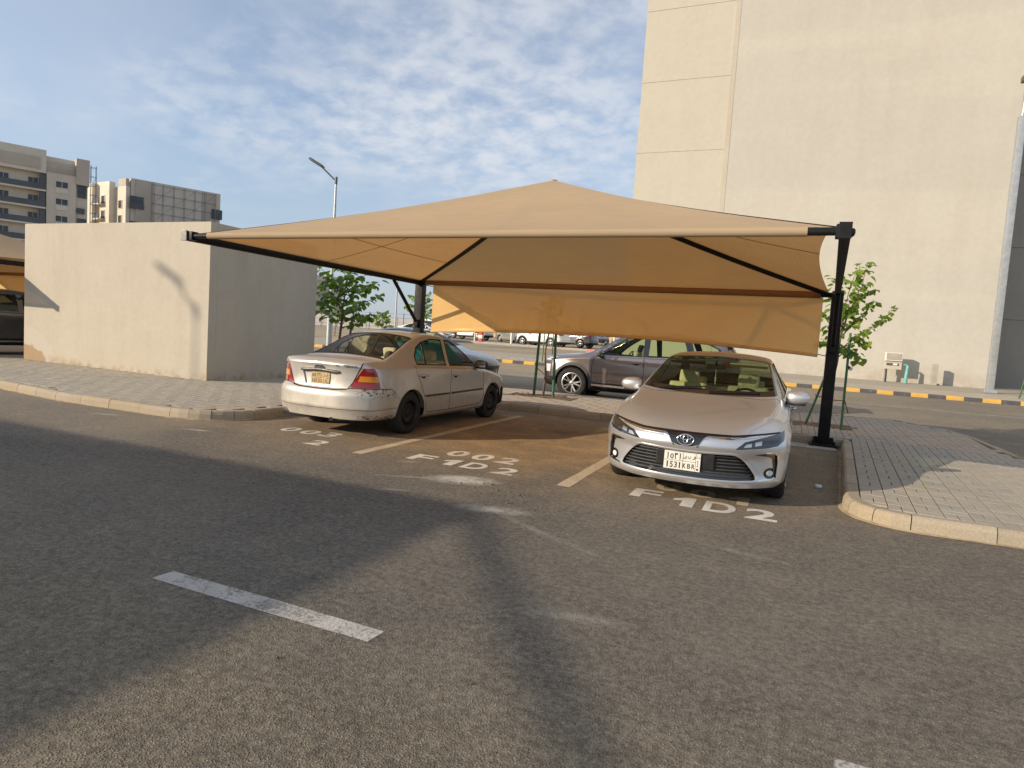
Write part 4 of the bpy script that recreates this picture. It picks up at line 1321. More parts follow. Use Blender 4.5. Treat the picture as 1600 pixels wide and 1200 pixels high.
    reg += [rg('plate_recess', e, [(-.30, .862), (.30, .862), (.235, .672), (-.235, .672)], M['old_silver'], whole=True, off=-.022),
            rg('amber', e, [(.565, .757), (.585, .832), (.95, .832), (.95, .755)], M['amber_lens'], of='tail_light', off=.010, part='indicator'),
            rg('tail_light', e, [(.475, .672), (.515, .76), (.575, .86), (.625, .935), (.9, .95), (.95, .672)], M['red_lens'], off=.006),
            rg('boot_gap', e, ribbon(densify([(-.64, 1.02), (-.575, .90), (-.50, .735), (-.44, .650), (-.3, .634), (0, .629), (.3, .634), (.44, .650), (.50, .735), (.575, .90), (.64, 1.02)], .04, False), .013), S_, whole=True, off=-.007, part='panel_gap'),
            rg('boot_lid', e, [(-.64, 1.1), (-.64, 1.02), (-.575, .90), (-.50, .735), (-.44, .650), (-.3, .634), (0, .629), (.3, .634), (.44, .650), (.50, .735), (.575, .90), (.64, 1.02), (.64, 1.1)], body, whole=True),
            rg('lamp_gap', e, ribbon(densify([(.44, .660), (.62, .665), (.95, .665)], .05, False), .010), S_, off=-.006, part='panel_gap'),
            rg('bumper_groove', e, ribbon(densify([(-.95, .385), (0, .375), (.95, .385)], .06, False), .010), M['groove_grey'], whole=True, off=-.008),
            rg('rear_bumper', e, [(-1, .665), (-.62, .665), (-.44, .650), (-.3, .634), (0, .629), (.3, .634), (.44, .650), (.62, .665), (1, .665), (1, .1), (-1, .1)], M['bumper_silver'], whole=True)]
    e = 'front'
    reg += [rg('headlight', e, [(.42, .60), (.46, .69), (.95, .72), (.95, .60)], M['lamp_clear'], off=.003),
            rg('grille', e, [(-.36, .60), (.36, .60), (.38, .68), (-.38, .68)], M['trim'], whole=True, off=-.02),
            rg('front_damage', e, [(-.95, .1), (.95, .1), (.95, .46), (.6, .40), (.2, .36), (-.6, .34), (-.95, .40)], M['worn_black'], whole=True, off=-.05, part='broken_bumper_gap')]
    sp['regions'] = reg
    sp.update(front_seat=1.85, rear_seat=2.65, dash=1.50, driver=1, shelf=(3.42, .985, .62), inner_mirror=(1.95, 1.29))
    return sp

def bumper_paint():
    """rear bumper: paler paint with scuffs rubbed through to black at its right corner"""
    m = M['old_silver'].copy(); m.name = 'scuffed_bumper_paint'
    nt = m.node_tree; n = NT(nt)
    b = [q for q in nt.nodes if q.type == 'BSDF_PRINCIPLED'][0]
    old = b.inputs['Base Color'].links[0].from_socket
    v = n.co('Object'); q = n.sep(v)
    reg_ = n.math('MULTIPLY', n.ramp(q[1], .50, .72), n.math('ADD', n.ramp(q[2], .50, .60), n.ramp(q[2], .36, .28), clamp=True))
    sc = n.math('MULTIPLY', n.ramp(n.noise(v, 22, 6, .7, .6, (1, 1, 2.2)), .50, .60), reg_)
    n.ln(n.mix(sc, n.mix(.35, old, (.62, .58, .50)), (.025, .023, .022)), b.inputs['Base Color'])
    return m

def make_old_sedan():
    body = M['old_silver']
    M['bumper_silver'] = bumper_paint()
    M['groove_grey'] = simple('groove_grey', (.20, .18, .15), .8, 0, .3)
    root = thing('old_sedan', 'worn beige silver sedan parked nose in with a scuffed rear bumper', 'car')
    sp = spec_old(body)
    B = build_car(sp, root, dict(body=body), 1.25)
    sh = B.shift
    root.scale = (1, 1, .975)
    for x in (.90, 3.50):
        for s in (1, -1): wheel_parts(root, x, s * .735, .305, .195, s, M['rubber'], M['steel'], 8, M['disc'], sh, steel=True)
        wheel_well(root, x, .35, .82, sh, M['trim'])
    interior(root, B, sp, M['beige'], (M['beige'], M['beige']), M['plastic'])
    for s in (1, -1):
        door_handle(B.objs[('front_door', s)], B, 2.24, .815, s, body, M['seam'])
        door_handle(B.objs[('rear_door', s)], B, 3.19, .83, s, body, M['seam'])
        p = side_point(B, 1.46, .93, .0, s)
        door_mirror(root, p, s, M['trim'], M['trim'], .92)
        side_tube('rubbing_strip', B, [(1.30, .545), (2.36, .53)], .016, M['plastic'], B.objs[('front_door', s)], s, .002)
        side_tube('rubbing_strip', B, [(2.43, .53), (3.12, .525)], .016, M['plastic'], B.objs[('rear_door', s)], s, .002)
    # boot garnish with the badge hump
    m = MB()
    m.tube([front_point(B, y, .885 - .02 * abs(y) / .3, .008, rear=True) for y in np.linspace(-.315, .315, 15)], [.017] + [.023] * 13 + [.017], 10)
    pc = front_point(B, 0, .905, .0, rear=True)
    m.add([(pc.x + .022 + .0 * k, .085 * math.cos(a), pc.z - .03 + .075 * math.sin(a)) for k, a in enumerate(np.linspace(0, math.pi, 13))] + [(pc.x - .02, .085 * math.cos(a), pc.z - .03 + .075 * math.sin(a)) for a in np.linspace(0, math.pi, 13)],
          [tuple(range(13))] + [(k, k + 1, 14 + k, 13 + k) for k in range(12)])
    g = m.build('boot_garnish', M['badge_grey'], root, smooth=True)
    emblem(root, (pc.x + .026, 0, pc.z + .006), (0, 1, 0), (0, 0, 1), .052, M['badge_grey'])
    pp = front_point(B, 0, .765, -.012, rear=True)
    plate(root, pp, (0, 1, 0), (-.05, 0, 1), .305, .155, M['plate_dirty'], '\u0665\u0668\u0661\u0663', '5813', '\u0637 \u062f \u0623', 'ZZA')
    pb = front_point(B, .435, .962, .004, rear=True)
    for txt, y, s in (('XLi', .285, .030), ('COROLLA', .47, .034)):
        pb = front_point(B, y, .955, .004, rear=True)
        p2 = front_point(B, y + .05, .955, .004, rear=True)
        text_mesh('badge_lettering', txt, s, M['badge_grey'], root, frame_at(pb, p2 - pb, (-.1, 0, 1)), offset=.0012, extrude=.002, sx=1.15)
    # blue sunshade inside the windscreen, black round cushion on the rear seat
    m = MB()
    n = 9
    vs_ = []
    for i in range(n):
        for j in range(7):
            y = -.56 + 1.12 * i / (n - 1); q = j / 6
            vs_.append((1.50 + .50 * q + .03 * math.sin(i * 2.1) + sh, y * (1 - .12 * q), .96 + .34 * q))
    fs = [(i * 7 + j, i * 7 + j + 1, (i + 1) * 7 + j + 1, (i + 1) * 7 + j) for i in range(n - 1) for j in range(6)]
    m.add(vs_, fs)
    m.build('sunshade', M['cyan'], root, smooth='all')
    m = MB()
    m.lathe([(0, -.05), (.06, -.045), (.10, -.02), (.105, .01), (.08, .04), (0, .05)], 18, axis='x', c=(2.50 + sh, -.24, 1.02))
    m.build('round_cushion', M['dark_cloth'], root, smooth='all')
    m = MB()
    m.tube([(3.9 + sh, .1, .235), (4.46 + sh, .25, .235)], .028, 10)
    m.build('exhaust_pipe', M['steel'], root, smooth=True)
    m = MB()
    m.box((4.18 + sh, -.38, .255), (.46, .5, .12), ch=.05)
    m.build('spare_wheel_well', M['trim'], root, smooth=True)
    return root, B

# ------------------------------------------------------------------ sport utility body
def spec_suv(body, full=True):
    L = 4.77
    def Ff(y, z):
        y = np.abs(y)
        a = pch([(.1, .22), (.25, .08), (.4, .02), (.6, .0), (.8, .02), (.92, .06), (1.0, .14), (1.1, .45)])(z)
        return a + .42 * (y / .94) ** 2.8
    def Fr(y, z):
        y = np.abs(y)
        a = pch([(.1, .22), (.3, .06), (.5, .0), (.7, .0), (.8, .06), (1.05, .09), (1.2, .16), (1.4, .28), (1.6, .42), (1.75, .6)])(z)
        return L - a - .32 * (y / .94) ** 3
    sp = dict(L=L, front=Ff, rear=Fr, wheels=[(.93, .37, .425), (3.695, .37, .425)], flare=.02)
    sp['zc'] = [(-.3, .8), (0, .93), (.15, .985), (.5, 1.05), (1.0, 1.10), (1.15, 1.125), (1.3, 1.18), (1.6, 1.35), (1.9, 1.52), (2.1, 1.61), (2.35, 1.66), (2.8, 1.685), (3.4, 1.675), (4.0, 1.635), (4.35, 1.585), (4.5, 1.53), (4.77, 1.40), (5, 1.2)]
    sp['zr'] = [(-.3, .75), (0, .90), (.15, .95), (.5, 1.01), (1.0, 1.06), (1.25, 1.11), (1.6, 1.29), (1.9, 1.455), (2.15, 1.55), (2.5, 1.60), (3.0, 1.615), (3.6, 1.595), (4.1, 1.54), (4.4, 1.47), (4.6, 1.40), (4.77, 1.30), (5, 1.1)]
    sp['zb'] = [(-.3, .66), (0, .78), (.3, .88), (.7, .96), (1.2, 1.01), (2, 1.04), (3, 1.065), (3.8, 1.10), (4.4, 1.14), (4.77, 1.1)]
    sp['zs'] = [(-.3, .30), (.3, .28), (1, .25), (3.5, .25), (4.1, .30), (4.77, .36)]
    sp['wb'] = [(-.3, .64), (0, .72), (.3, .83), (.6, .89), (1.0, .915), (2, .92), (3.4, .918), (4.0, .895), (4.4, .85), (4.77, .77)]
    sp['wm'] = [(-.3, .68), (0, .76), (.3, .875), (.6, .925), (.93, .945), (2, .935), (3.7, .945), (4.2, .92), (4.5, .87), (4.77, .80)]
    sp['ws'] = [(-.3, .66), (0, .74), (.3, .86), (.7, .905), (2, .91), (3.7, .91), (4.3, .89), (4.77, .78)]
    sp['wr'] = [(-.3, .46), (0, .56), (.5, .70), (1.0, .77), (1.25, .775), (1.6, .735), (1.9, .69), (2.2, .66), (3.0, .65), (3.8, .645), (4.3, .64), (4.77, .62)]
    sp['zm'] = .66
    sp['crease'] = lambda x, z: -.018 * np.exp(-((z - .50) / .07) ** 2) * ((x > 1.4) & (x < 3.3)) + .012 * np.exp(-((z - .97) / .04) ** 2)
    G, S_ = M['glass'], M['seam']
    reg = []
    for wx, wz, wr in sp['wheels']: reg.append(rg('arch', 'side', arch(wx, wz, wr), None))
    for k_, (wx, wz, wr) in enumerate(sp['wheels']): reg.append(rg('arch_trim_%d' % k_, 'side', arch(wx, wz, wr + .065), M['plastic'], off=.006, part='arch_trim'))
    reg += [
        rg('front_window', 'side', [(1.62, 1.10), (1.95, 1.36), (2.2, 1.515), (2.44, 1.555), (2.56, 1.555), (2.58, 1.115)], G, of='front_door', part='window', off=-.008),
        rg('rear_window', 'side', [(2.70, 1.12), (2.70, 1.56), (3.2, 1.555), (3.45, 1.54), (3.60, 1.15)], G, of='rear_door', part='window', off=-.008),
        rg('quarter_window', 'side', [(3.74, 1.16), (3.62, 1.52), (3.95, 1.48), (4.18, 1.39), (4.24, 1.32), (4.18, 1.215)], G, off=-.008),
        rg('window_trim', 'side', [(1.48, 1.075), (1.9, 1.36), (2.18, 1.535), (2.45, 1.578), (3.2, 1.58), (3.7, 1.55), (4.05, 1.48), (4.24, 1.39), (4.30, 1.31), (4.22, 1.185), (3.7, 1.135), (2.6, 1.095)], M['gloss_black'], off=-.003),
        rg('sill_strip', 'side', [(1.42, .395), (3.2, .375), (3.2, .335), (1.42, .350)], M['chrome'], of='cladding', off=.014),
        rg('cladding', 'side', [(1.2, .05), (1.2, .43), (3.4, .43), (3.4, .05)], M['trim'], off=.008),
        rg('cladding_ends', 'side', [(-.5, .0), (-.5, .46), (.5, .50), (.52, .0)], M['trim'], off=.008, part='cladding'),
        rg('cladding_rear', 'side', [(4.1, .0), (4.1, .50), (5, .52), (5, .0)], M['trim'], off=.008, part='cladding'),
    ]
    sm = [[(1.42, .43), (1.40, .8), (1.45, 1.03), (1.55, 1.09)], [(2.62, .43), (2.63, .8), (2.62, 1.1)], [(3.42, .60), (3.60, .78), (3.74, .95), (3.72, 1.14)]]
    for k, q in enumerate(sm): reg.append(rg('panel_gap_%d' % k, 'side', ribbon(densify(q, .05, False), .010), S_, off=-.005, part='panel_gap'))
    reg += [rg('front_door', 'side', [(1.42, .43), (1.40, .8), (1.45, 1.03), (1.55, 1.10), (2.62, 1.11), (2.63, .8), (2.62, .43)], body, part='door'),
            rg('rear_door', 'side', [(2.62, .43), (2.63, .8), (2.62, 1.11), (3.72, 1.15), (3.74, .95), (3.60, .78), (3.42, .60), (3.36, .43)], body, part='door'),
            rg('day_lamp', 'side', [(-.2, .88), (.25, .905), (.55, .965), (.25, .94), (-.2, .91)], M['lamp_clear'], off=.003),
            rg('headlight', 'side', [(-.2, .60), (.22, .62), (.25, .78), (-.2, .78)], M['lamp_clear'], off=.003),
            rg('tail_light', 'side', [(5, 1.0), (4.4, 1.03), (4.3, 1.10), (4.4, 1.14), (5, 1.14)], M['red_lens'], off=.004)]
    reg += [rg('windscreen', 'xt', [(1.42, 5.25), (1.36, 6), (1.28, 7), (1.26, 8.1), (2.0, 8.1), (2.02, 7), (2.05, 6), (2.1, 5.25)], G, merge=True, off=-.004),
            rg('windscreen_border', 'xt', [(1.30, 5.05), (1.26, 6), (1.18, 7), (1.16, 8.1), (2.03, 8.1), (2.05, 7), (2.09, 6), (2.15, 5.05)], M['gloss_black'], merge=True, off=-.002),
            rg('bonnet_gap', 'xt', ribbon(densify([(.2, 4.75), (.7, 4.62), (1.2, 4.62)], .06, False), .010), S_, merge=True, off=-.004, part='panel_gap')]
    e = 'front'
    reg += [rg('headlight', e, [(.58, .60), (.60, .78), (1, .78), (1, .60)], M['lamp_clear'], off=.003),
            rg('day_lamp', e, [(.40, .865), (.45, .90), (1, .92), (1, .88)], M['lamp_clear'], off=.003),
            rg('grille', e, smooth_poly([(-.50, .86), (.50, .86), (.58, .70), (.48, .50), (-.48, .50), (-.58, .70)], 1), M['gloss_black'], whole=True, off=-.03),
            rg('cladding', e, [(-1, .0), (1, .0), (1, .42), (-1, .42)], M['trim'], whole=True, off=.004)]
    e = 'rear'
    reg += [rg('rear_screen', e, [(-.56, 1.16), (.56, 1.16), (.50, 1.48), (-.50, 1.48)], M['glass_dark'], whole=True, off=-.006),
            rg('tail_light', e, [(.45, 1.0), (.48, 1.09), (1, 1.13), (1, .99)], M['red_lens'], off=.004),
            rg('rear_cladding', e, [(-1, .0), (1, .0), (1, .50), (-1, .50)], M['trim'], whole=True, off=.004, part='cladding')]
    sp['regions'] = reg
    sp.update(front_seat=1.95, rear_seat=2.85, dash=1.58, driver=1, shelf=(3.95, .98, .6), inner_mirror=(2.0, 1.42), seat_h=.20)
    return sp

def make_suv(body, label, name='grey_suv', group=None, full=True, glass=None):
    root = thing(name, label, 'car', group=group)
    sp = spec_suv(body)
    if glass is not None:
        for r in sp['regions']:
            if r['mat'] is M['glass']: r['mat'] = glass
    B = build_car(sp, root, dict(body=body), 1.0 if full else .6)
    sh = B.shift
    for x in (.93, 3.695):
        for s in (1, -1): wheel_parts(root, x, s * .82, .372, .24, s, M['rubber'], M['alloy'], 5, M['gloss_black'], sh)
        wheel_well(root, x, .43, .90, sh, M['trim'])
    if full:
        interior(root, B, sp, M['beige'], (M['beige'], M['dark_cloth']), M['trim'])
        for s in (1, -1):
            door_handle(B.objs[('front_door', s)], B, 2.45, .945, s, body, M['seam'])
            door_handle(B.objs[('rear_door', s)], B, 3.45, .965, s, body, M['seam'])
            side_tube('window_moulding', B, [(1.45, 1.055), (2.6, 1.085), (3.7, 1.125), (4.22, 1.165)], .011, M['chrome'], root, s)
    for s in (1, -1):
        p = side_point(B, 1.62, 1.07, 0, s)
        door_mirror(root, p, s, body, M['trim'], 1.05)
        m = MB()
        m.tube([(x + sh, .60 * s, float(np.interp(.60, *(lambda P: (P[::-1, 1], P[::-1, 2]))(B.loft(np.full(60, x), np.linspace(5, 8, 60))))) + dz) for x, dz in ((2.0, -.01), (2.2, .03), (2.8, .035), (3.4, .035), (4.0, .03), (4.2, -.01))], .016, 6)
        m.build('roof_rail', M['alloy'], root, smooth='all')
    m = MB()
    m.box((4.46 + sh, 0, 1.535), (.26, 1.10, .035), ch=.012, rot=Matrix.Rotation(R(7), 3, 'Y'))
    m.build('spoiler', M['gloss_black'], root, smooth=True)
    return root, B

def make_plain_sedan(body, label, name, group=None, glass=None):
    """a parked sedan seen from far: shell, glass, lamps, wheels"""
    root = thing(name, label, 'car', group=group)
    sp = spec_new(body)
    keep = ('arch', 'front_window', 'rear_window', 'quarter_window', 'window_trim', 'front_door', 'rear_door', 'headlight', 'tail_light', 'windscreen', 'windscreen_border', 'rear_screen', 'grille', 'bonnet', 'panel_gap_0', 'panel_gap_1', 'panel_gap_2', 'panel_gap_3', 'sill_trim')
    sp['regions'] = [r for r in sp['regions'] if r['name'] in keep]
    if glass is not None:
        for r in sp['regions']:
            if r['mat'] is M['glass']: r['mat'] = glass
    B = build_car(sp, root, dict(body=body), .7)
    sh = B.shift
    for x in (.94, 3.64):
        for s in (1, -1): wheel_parts(root, x, s * .775, .318, .21, s, M['rubber'], M['alloy'], 10, M['disc'], sh)
        wheel_well(root, x, .36, .86, sh, M['trim'])
    for s in (1, -1):
        door_mirror(root, side_point(B, 1.66, .93, .0, s), s, body, M['trim'])
    m = MB(); m.box((2.5 + sh, 0, .55), (2.2, 1.4, .5), ch=.1); m.build('seat_row', M['dark_cloth'], root, smooth=True)
    return root, B
# ------------------------------------------------------------------ ground, asphalt, islands
YB = [-700, -45, 0, 6, 11.7, 16, 26, 33, 46, 60, 75, 200, 1200]
def sheet(name, mat, x0, x1, y0, y1, dz=0.0):
    ys = sorted({y0, y1} | {y for y in YB if y0 < y < y1})
    v = []; f = []
    for y in ys: v += [(x0, y, zg(y) + dz), (x1, y, zg(y) + dz)]
    for i in range(len(ys) - 1): f.append((2 * i, 2 * i + 1, 2 * i + 3, 2 * i + 2))
    m = MB(); m.add(v, f)
    return kind(m.build(name, mat))

ground = sheet('ground', M['sand'], -900, 900, -700, 1200, -.02)
lot = sheet('parking_lot', M['asphalt'], -60, 45, -45, 26.0)
far_road = sheet('road', M['asphalt'], -23.5, -8.9, 32.6, 47.5, .0)

# ---- the paved island: outline counter-clockwise
def fillet(pts, r_of):
    out = []
    n = len(pts)
    for i, p in enumerate(pts):
        r = r_of.get(i, 0)
        if not r: out.append(p); continue
        a, b = pts[i - 1], pts[(i + 1) % n]
        va = Vector((a[0] - p[0], a[1] - p[1])); vb = Vector((b[0] - p[0], b[1] - p[1]))
        va.normalize(); vb.normalize()
        ang = va.angle(vb)
        d = r / math.tan(ang / 2)
        t0 = Vector(p) + va * d; t1 = Vector(p) + vb * d
        c = Vector(p) + (va + vb).normalized() * (r / math.sin(ang / 2))
        a0 = math.atan2(t0.y - c.y, t0.x - c.x); a1 = math.atan2(t1.y - c.y, t1.x - c.x)
        da = (a1 - a0 + math.pi) % (2 * math.pi) - math.pi
        k = max(4, int(abs(da) * r / .16))
        out += [(c.x + r * math.cos(a0 + da * q / k), c.y + r * math.sin(a0 + da * q / k)) for q in range(k + 1)]
    return out

isl = [(-42, 6.75), (-12.3, 6.62), (-10.2, 6.36), (-7.06, 6.42), (-6.98, 11.66), (.90, 11.70), (.56, 6.36), (5.6, 6.55), (6.1, 9.2), (3.40, 11.98), (3.27, 14.04), (2.94, 15.05), (2.18, 15.98), (.9, 15.70), (-.15, 15.55), (-.30, 14.62), (-42, 14.55)]
island_poly = fillet(isl, {3: .85, 6: .55, 7: 1.6, 8: 2.0, 12: .5})
holes = [[(.20, 13.20), (1.17, 13.20), (1.17, 13.70), (.20, 13.70)], [(-5.62, 13.25), (-4.25, 13.25), (-4.25, 13.85), (-5.62, 13.85)], [(-11.9, 14.0), (-10.9, 14.0), (-10.9, 14.5), (-11.9, 14.5)]]
BOX = (-17.0, -10.95, 9.71, 12.95)

def paved(name, poly, mat, dz, cut=(11.7,)):
    bm = bmesh.new()
    f = bm.faces.new([bm.verts.new((x, y, 0)) for x, y in poly])
    if f.normal.z < 0: f.normal_flip()
    for y in cut:
        bmesh.ops.bisect_plane(bm, geom=bm.verts[:] + bm.edges[:] + bm.faces[:], plane_co=(0, y, 0), plane_no=(0, 1, 0))
    bmesh.ops.triangulate(bm, faces=bm.faces[:])
    for v in bm.verts: v.co.z = zg(v.co.y) + dz
    me = bpy.data.meshes.new(name); bm.to_mesh(me); bm.free()
    me.materials.append(mat)
    return link(bpy.data.objects.new(name, me))

KW, KH = .145, .135
inner_poly = inset_poly(island_poly, KW)
pavement = kind(paved('pavement', inner_poly, M['bedding'], KH - .016))
kerb = kind(bpy.data.objects.new('kerb', None)); link(kerb)

def kerb_run(poly, w, h, parent, mats, step=.62, closed=True, gap=.008, y_lim=None):
    """separate kerb stones along a polyline (the pavement on its left)"""
    P = [Vector(p) for p in poly]
    n = len(P)
    seg = [(P[i], P[(i + 1) % n]) for i in range(n if closed else n - 1)]
    cum = [0]
    for a, b in seg: cum.append(cum[-1] + (b - a).length)
    tot = cum[-1]
    def at(s):
        s = min(max(s, 0), tot - 1e-6)
        i = max(k for k in range(len(cum)) if cum[k] <= s)
        i = min(i, len(seg) - 1)
        a, b = seg[i]; d = (b - a).normalized()
        return a + d * (s - cum[i]), Vector((-d.y, d.x))
    def nrm(s):
        n1 = at(s - .05)[1]; n2 = at(s + .05)[1]
        v = n1 + n2
        return v.normalized() if v.length > .1 else n2
    k = 0; s = 0.0
    rnd = random.Random(3)
    while s < tot - .05:
        # shorter stones round the bends
        e = s + step
        if nrm(s).dot(nrm(min(e, tot))) < .985: e = s + step * .5
        e = min(e, tot)
        m = MB(); rows = []
        jz = rnd.uniform(-.004, .004); jo = rnd.uniform(-.005, .005)
        for q in (s + gap / 2, (s + e) / 2, e - gap / 2):
            p, _ = at(q); nn = nrm(q)
            z = zg(p.y)
            prof = ((jo + .0, -.05), (jo + .012, h - .05 + jz), (jo + .03, h - .012 + jz), (jo + .05, h + jz), (w, h + jz * .3), (w, -.05))
            rows.append([(p.x + nn.x * a, p.y + nn.y * a, z + b) for a, b in prof])
        vv = [c for r_ in rows for c in r_]; L6 = 6
        ff = []
        for i in range(2):
            for j in range(L6): ff.append((i * L6 + j, i * L6 + (j + 1) % L6, (i + 1) * L6 + (j + 1) % L6, (i + 1) * L6 + j))
        ff += [tuple(range(L6 - 1, -1, -1)), tuple(range(2 * L6, 3 * L6))]
        c, _ = at((s + e) / 2)
        if y_lim is None or y_lim(c.x, c.y):
            m.add(vv, ff)
            m.build('kerb_stone', mats[k % len(mats)], parent)
        s = e; k += 1
kerb_run(island_poly, KW, KH, kerb, [M['kerb']], y_lim=lambda x, y: x > -20)

# ---- pavers: basket weave, the nearest ones single objects, the rest one mesh
def brick_geo(m, cx_, cy_, lx, ly, ang, z, h, ch=.003):
    c, s = math.cos(ang), math.sin(ang)
    def T_(x, y): return (cx_ + x * c - y * s, cy_ + x * s + y * c)
    a, b = lx / 2, ly / 2
    v = []
    for (ix, iy, iz) in ((a, b, -.03), (a - 0, b - 0, h - ch), (a - ch, b - ch, h)):
        for sx_, sy_ in ((-1, -1), (1, -1), (1, 1), (-1, 1)):
            x, y = T_(ix * sx_, iy * sy_); v.append((x, y, z + iz))
    f = [(8, 9, 10, 11)]
    for r_ in (0, 4):
        for k in range(4): f.append((r_ + k, r_ + (k + 1) % 4, r_ + 4 + (k + 1) % 4, r_ + 4 + k))
    m.add(v, f)

in_np = np.array(inner_poly)
def free(cx_, cy_):
    pts = np.array([(cx_ + dx, cy_ + dy) for dx in (-.04, .04) for dy in (-.04, .04)])
    if not pip(pts[:, 0], pts[:, 1], inner_poly).all(): return False
    for h in holes:
        xs = [q[0] for q in h]; ys = [q[1] for q in h]
        if min(xs) - .08 < cx_ < max(xs) + .08 and min(ys) - .08 < cy_ < max(ys) + .08: return False
    if BOX[0] - .05 < cx_ < BOX[1] + .05 and BOX[2] - .06 < cy_ < BOX[3] + .05: return False
    return True

U = .215
cells = []
def fill_bricks(x0, x1, y0, y1, ang, org, key):
    c, s = math.cos(ang), math.sin(ang)
    for i in range(-140, 140):
        for j in range(-140, 140):
            px, py = org[0] + (i * c - j * s) * U, org[1] + (i * s + j * c) * U
            if not (x0 <= px < x1 and y0 <= py < y1): continue
            al = (i + j) % 2
            for q in (-1, 1):
                ox, oy = (q * U / 4, 0) if al else (0, q * U / 4)
                bx, by = px + ox * c - oy * s, py + ox * s + oy * c
                if free(bx, by): cells.append((bx, by, U / 2 - .008 if al else U - .008, U - .008 if al else U / 2 - .008, ang, key))
fill_bricks(.4, 6.2, 6.3, 12.0, R(-3.64), (.927, 8.0), 'r')
fill_bricks(-7.0, 6.2, 12.0, 16.1, 0.0, (0, 12.0), 'b')
fill_bricks(-18.5, -6.9, 6.3, 14.7, 0.0, (-10, 9), 'l')
rnd = random.Random(11)
near = sorted([c for c in cells if c[5] == 'r'], key=lambda c: (c[0] - 0) ** 2 + c[1] ** 2)[:300]
nearset = set((c[0], c[1]) for c in near)
mesh_cache = {}
for (bx, by, lx, ly, ang, key) in near:
    kk = (round(lx, 3), round(ly, 3))
    if kk not in mesh_cache:
        q = MB(); brick_geo(q, 0, 0, lx, ly, ang, 0, .016)
        o = q.build('brick', M['brick'], pavement)
        mesh_cache[kk] = o.data
    else:
        o = bpy.data.objects.new('brick', mesh_cache[kk]); link(o, pavement)
    o.location = (bx, by, zg(by) + KH - .016 + rnd.uniform(-.002, .001))
    o.rotation_euler = (rnd.uniform(-.008, .008), rnd.uniform(-.008, .008), rnd.uniform(-.012, .012))
for nm, keys, mt in (('brick_field', ('r', 'l'), M['brick']), ('brick_field', ('b',), M['brick_pink'])):
    q = MB()
    for (bx, by, lx, ly, ang, key) in cells:
        if key in keys and (bx, by) not in nearset:
            brick_geo(q, bx, by, lx, ly, ang + rnd.uniform(-.008, .008), zg(by) + KH - .016 + rnd.uniform(-.0012, .0012), .016)
    kind(q.build(nm, mt, pavement), 'stuff')
# tree pits
for h in holes:
    q = MB(); xs = [a[0] for a in h]; ys = [a[1] for a in h]
    yc = (ys[0] + ys[2]) / 2
    n_ = 10
    g = [(xs[0] + (xs[1] - xs[0]) * i / n_, ys[0] + (ys[2] - ys[0]) * j / n_) for i in range(n_ + 1) for j in range(n_ + 1)]
    q.add([(a, b, zg(b) + KH - .012 + rnd.uniform(-.012, .018)) for a, b in g], [(i * (n_ + 1) + j, (i + 1) * (n_ + 1) + j, (i + 1) * (n_ + 1) + j + 1, i * (n_ + 1) + j + 1) for i in range(n_) for j in range(n_)])
    kind(q.build('soil', M['soil'], pavement, smooth='all'), 'stuff')

# ---- painted marks
def mark(name, pts, mat, dz=.002):
    q = MB(); q.add([(x, y, dz) for x, y in pts], [tuple(range(len(pts)))])
    return q.build(name, mat, lot)
def line_mark(x, y0, y1, w, mat, tilt=0.0):
    n_ = 24
    r_ = random.Random(int(x * 100))
    L_ = [(x - w / 2 + r_.uniform(-.006, .006), y0 + (y1 - y0) * k / n_ + tilt * 0) for k in range(n_ + 1)]
    R_ = [(x + w / 2 + r_.uniform(-.006, .006), y0 + (y1 - y0) * k / n_) for k in range(n_ + 1)]
    q = MB()
    q.add([(a, b, .002) for a, b in L_ + R_], [(k, n_ + 1 + k, n_ + 2 + k, k + 1) for k in range(n_)])
    return q.build('painted_line', mat, lot)
line_mark(-4.45, 6.05, 11.0, .135, M['dusty_line'])
line_mark(-1.95, 6.05, 11.0, .135, M['dusty_line'])
mark('painted_line', [(-3.10, 2.425), (-2.4, 2.42), (-1.67, 2.425), (-1.66, 2.55), (-2.4, 2.56), (-3.09, 2.555)], M['white_line'])
mark('painted_line', [(.27, 2.43), (1.75, 2.43), (1.75, 2.56), (.28, 2.56)], M['white_line'])
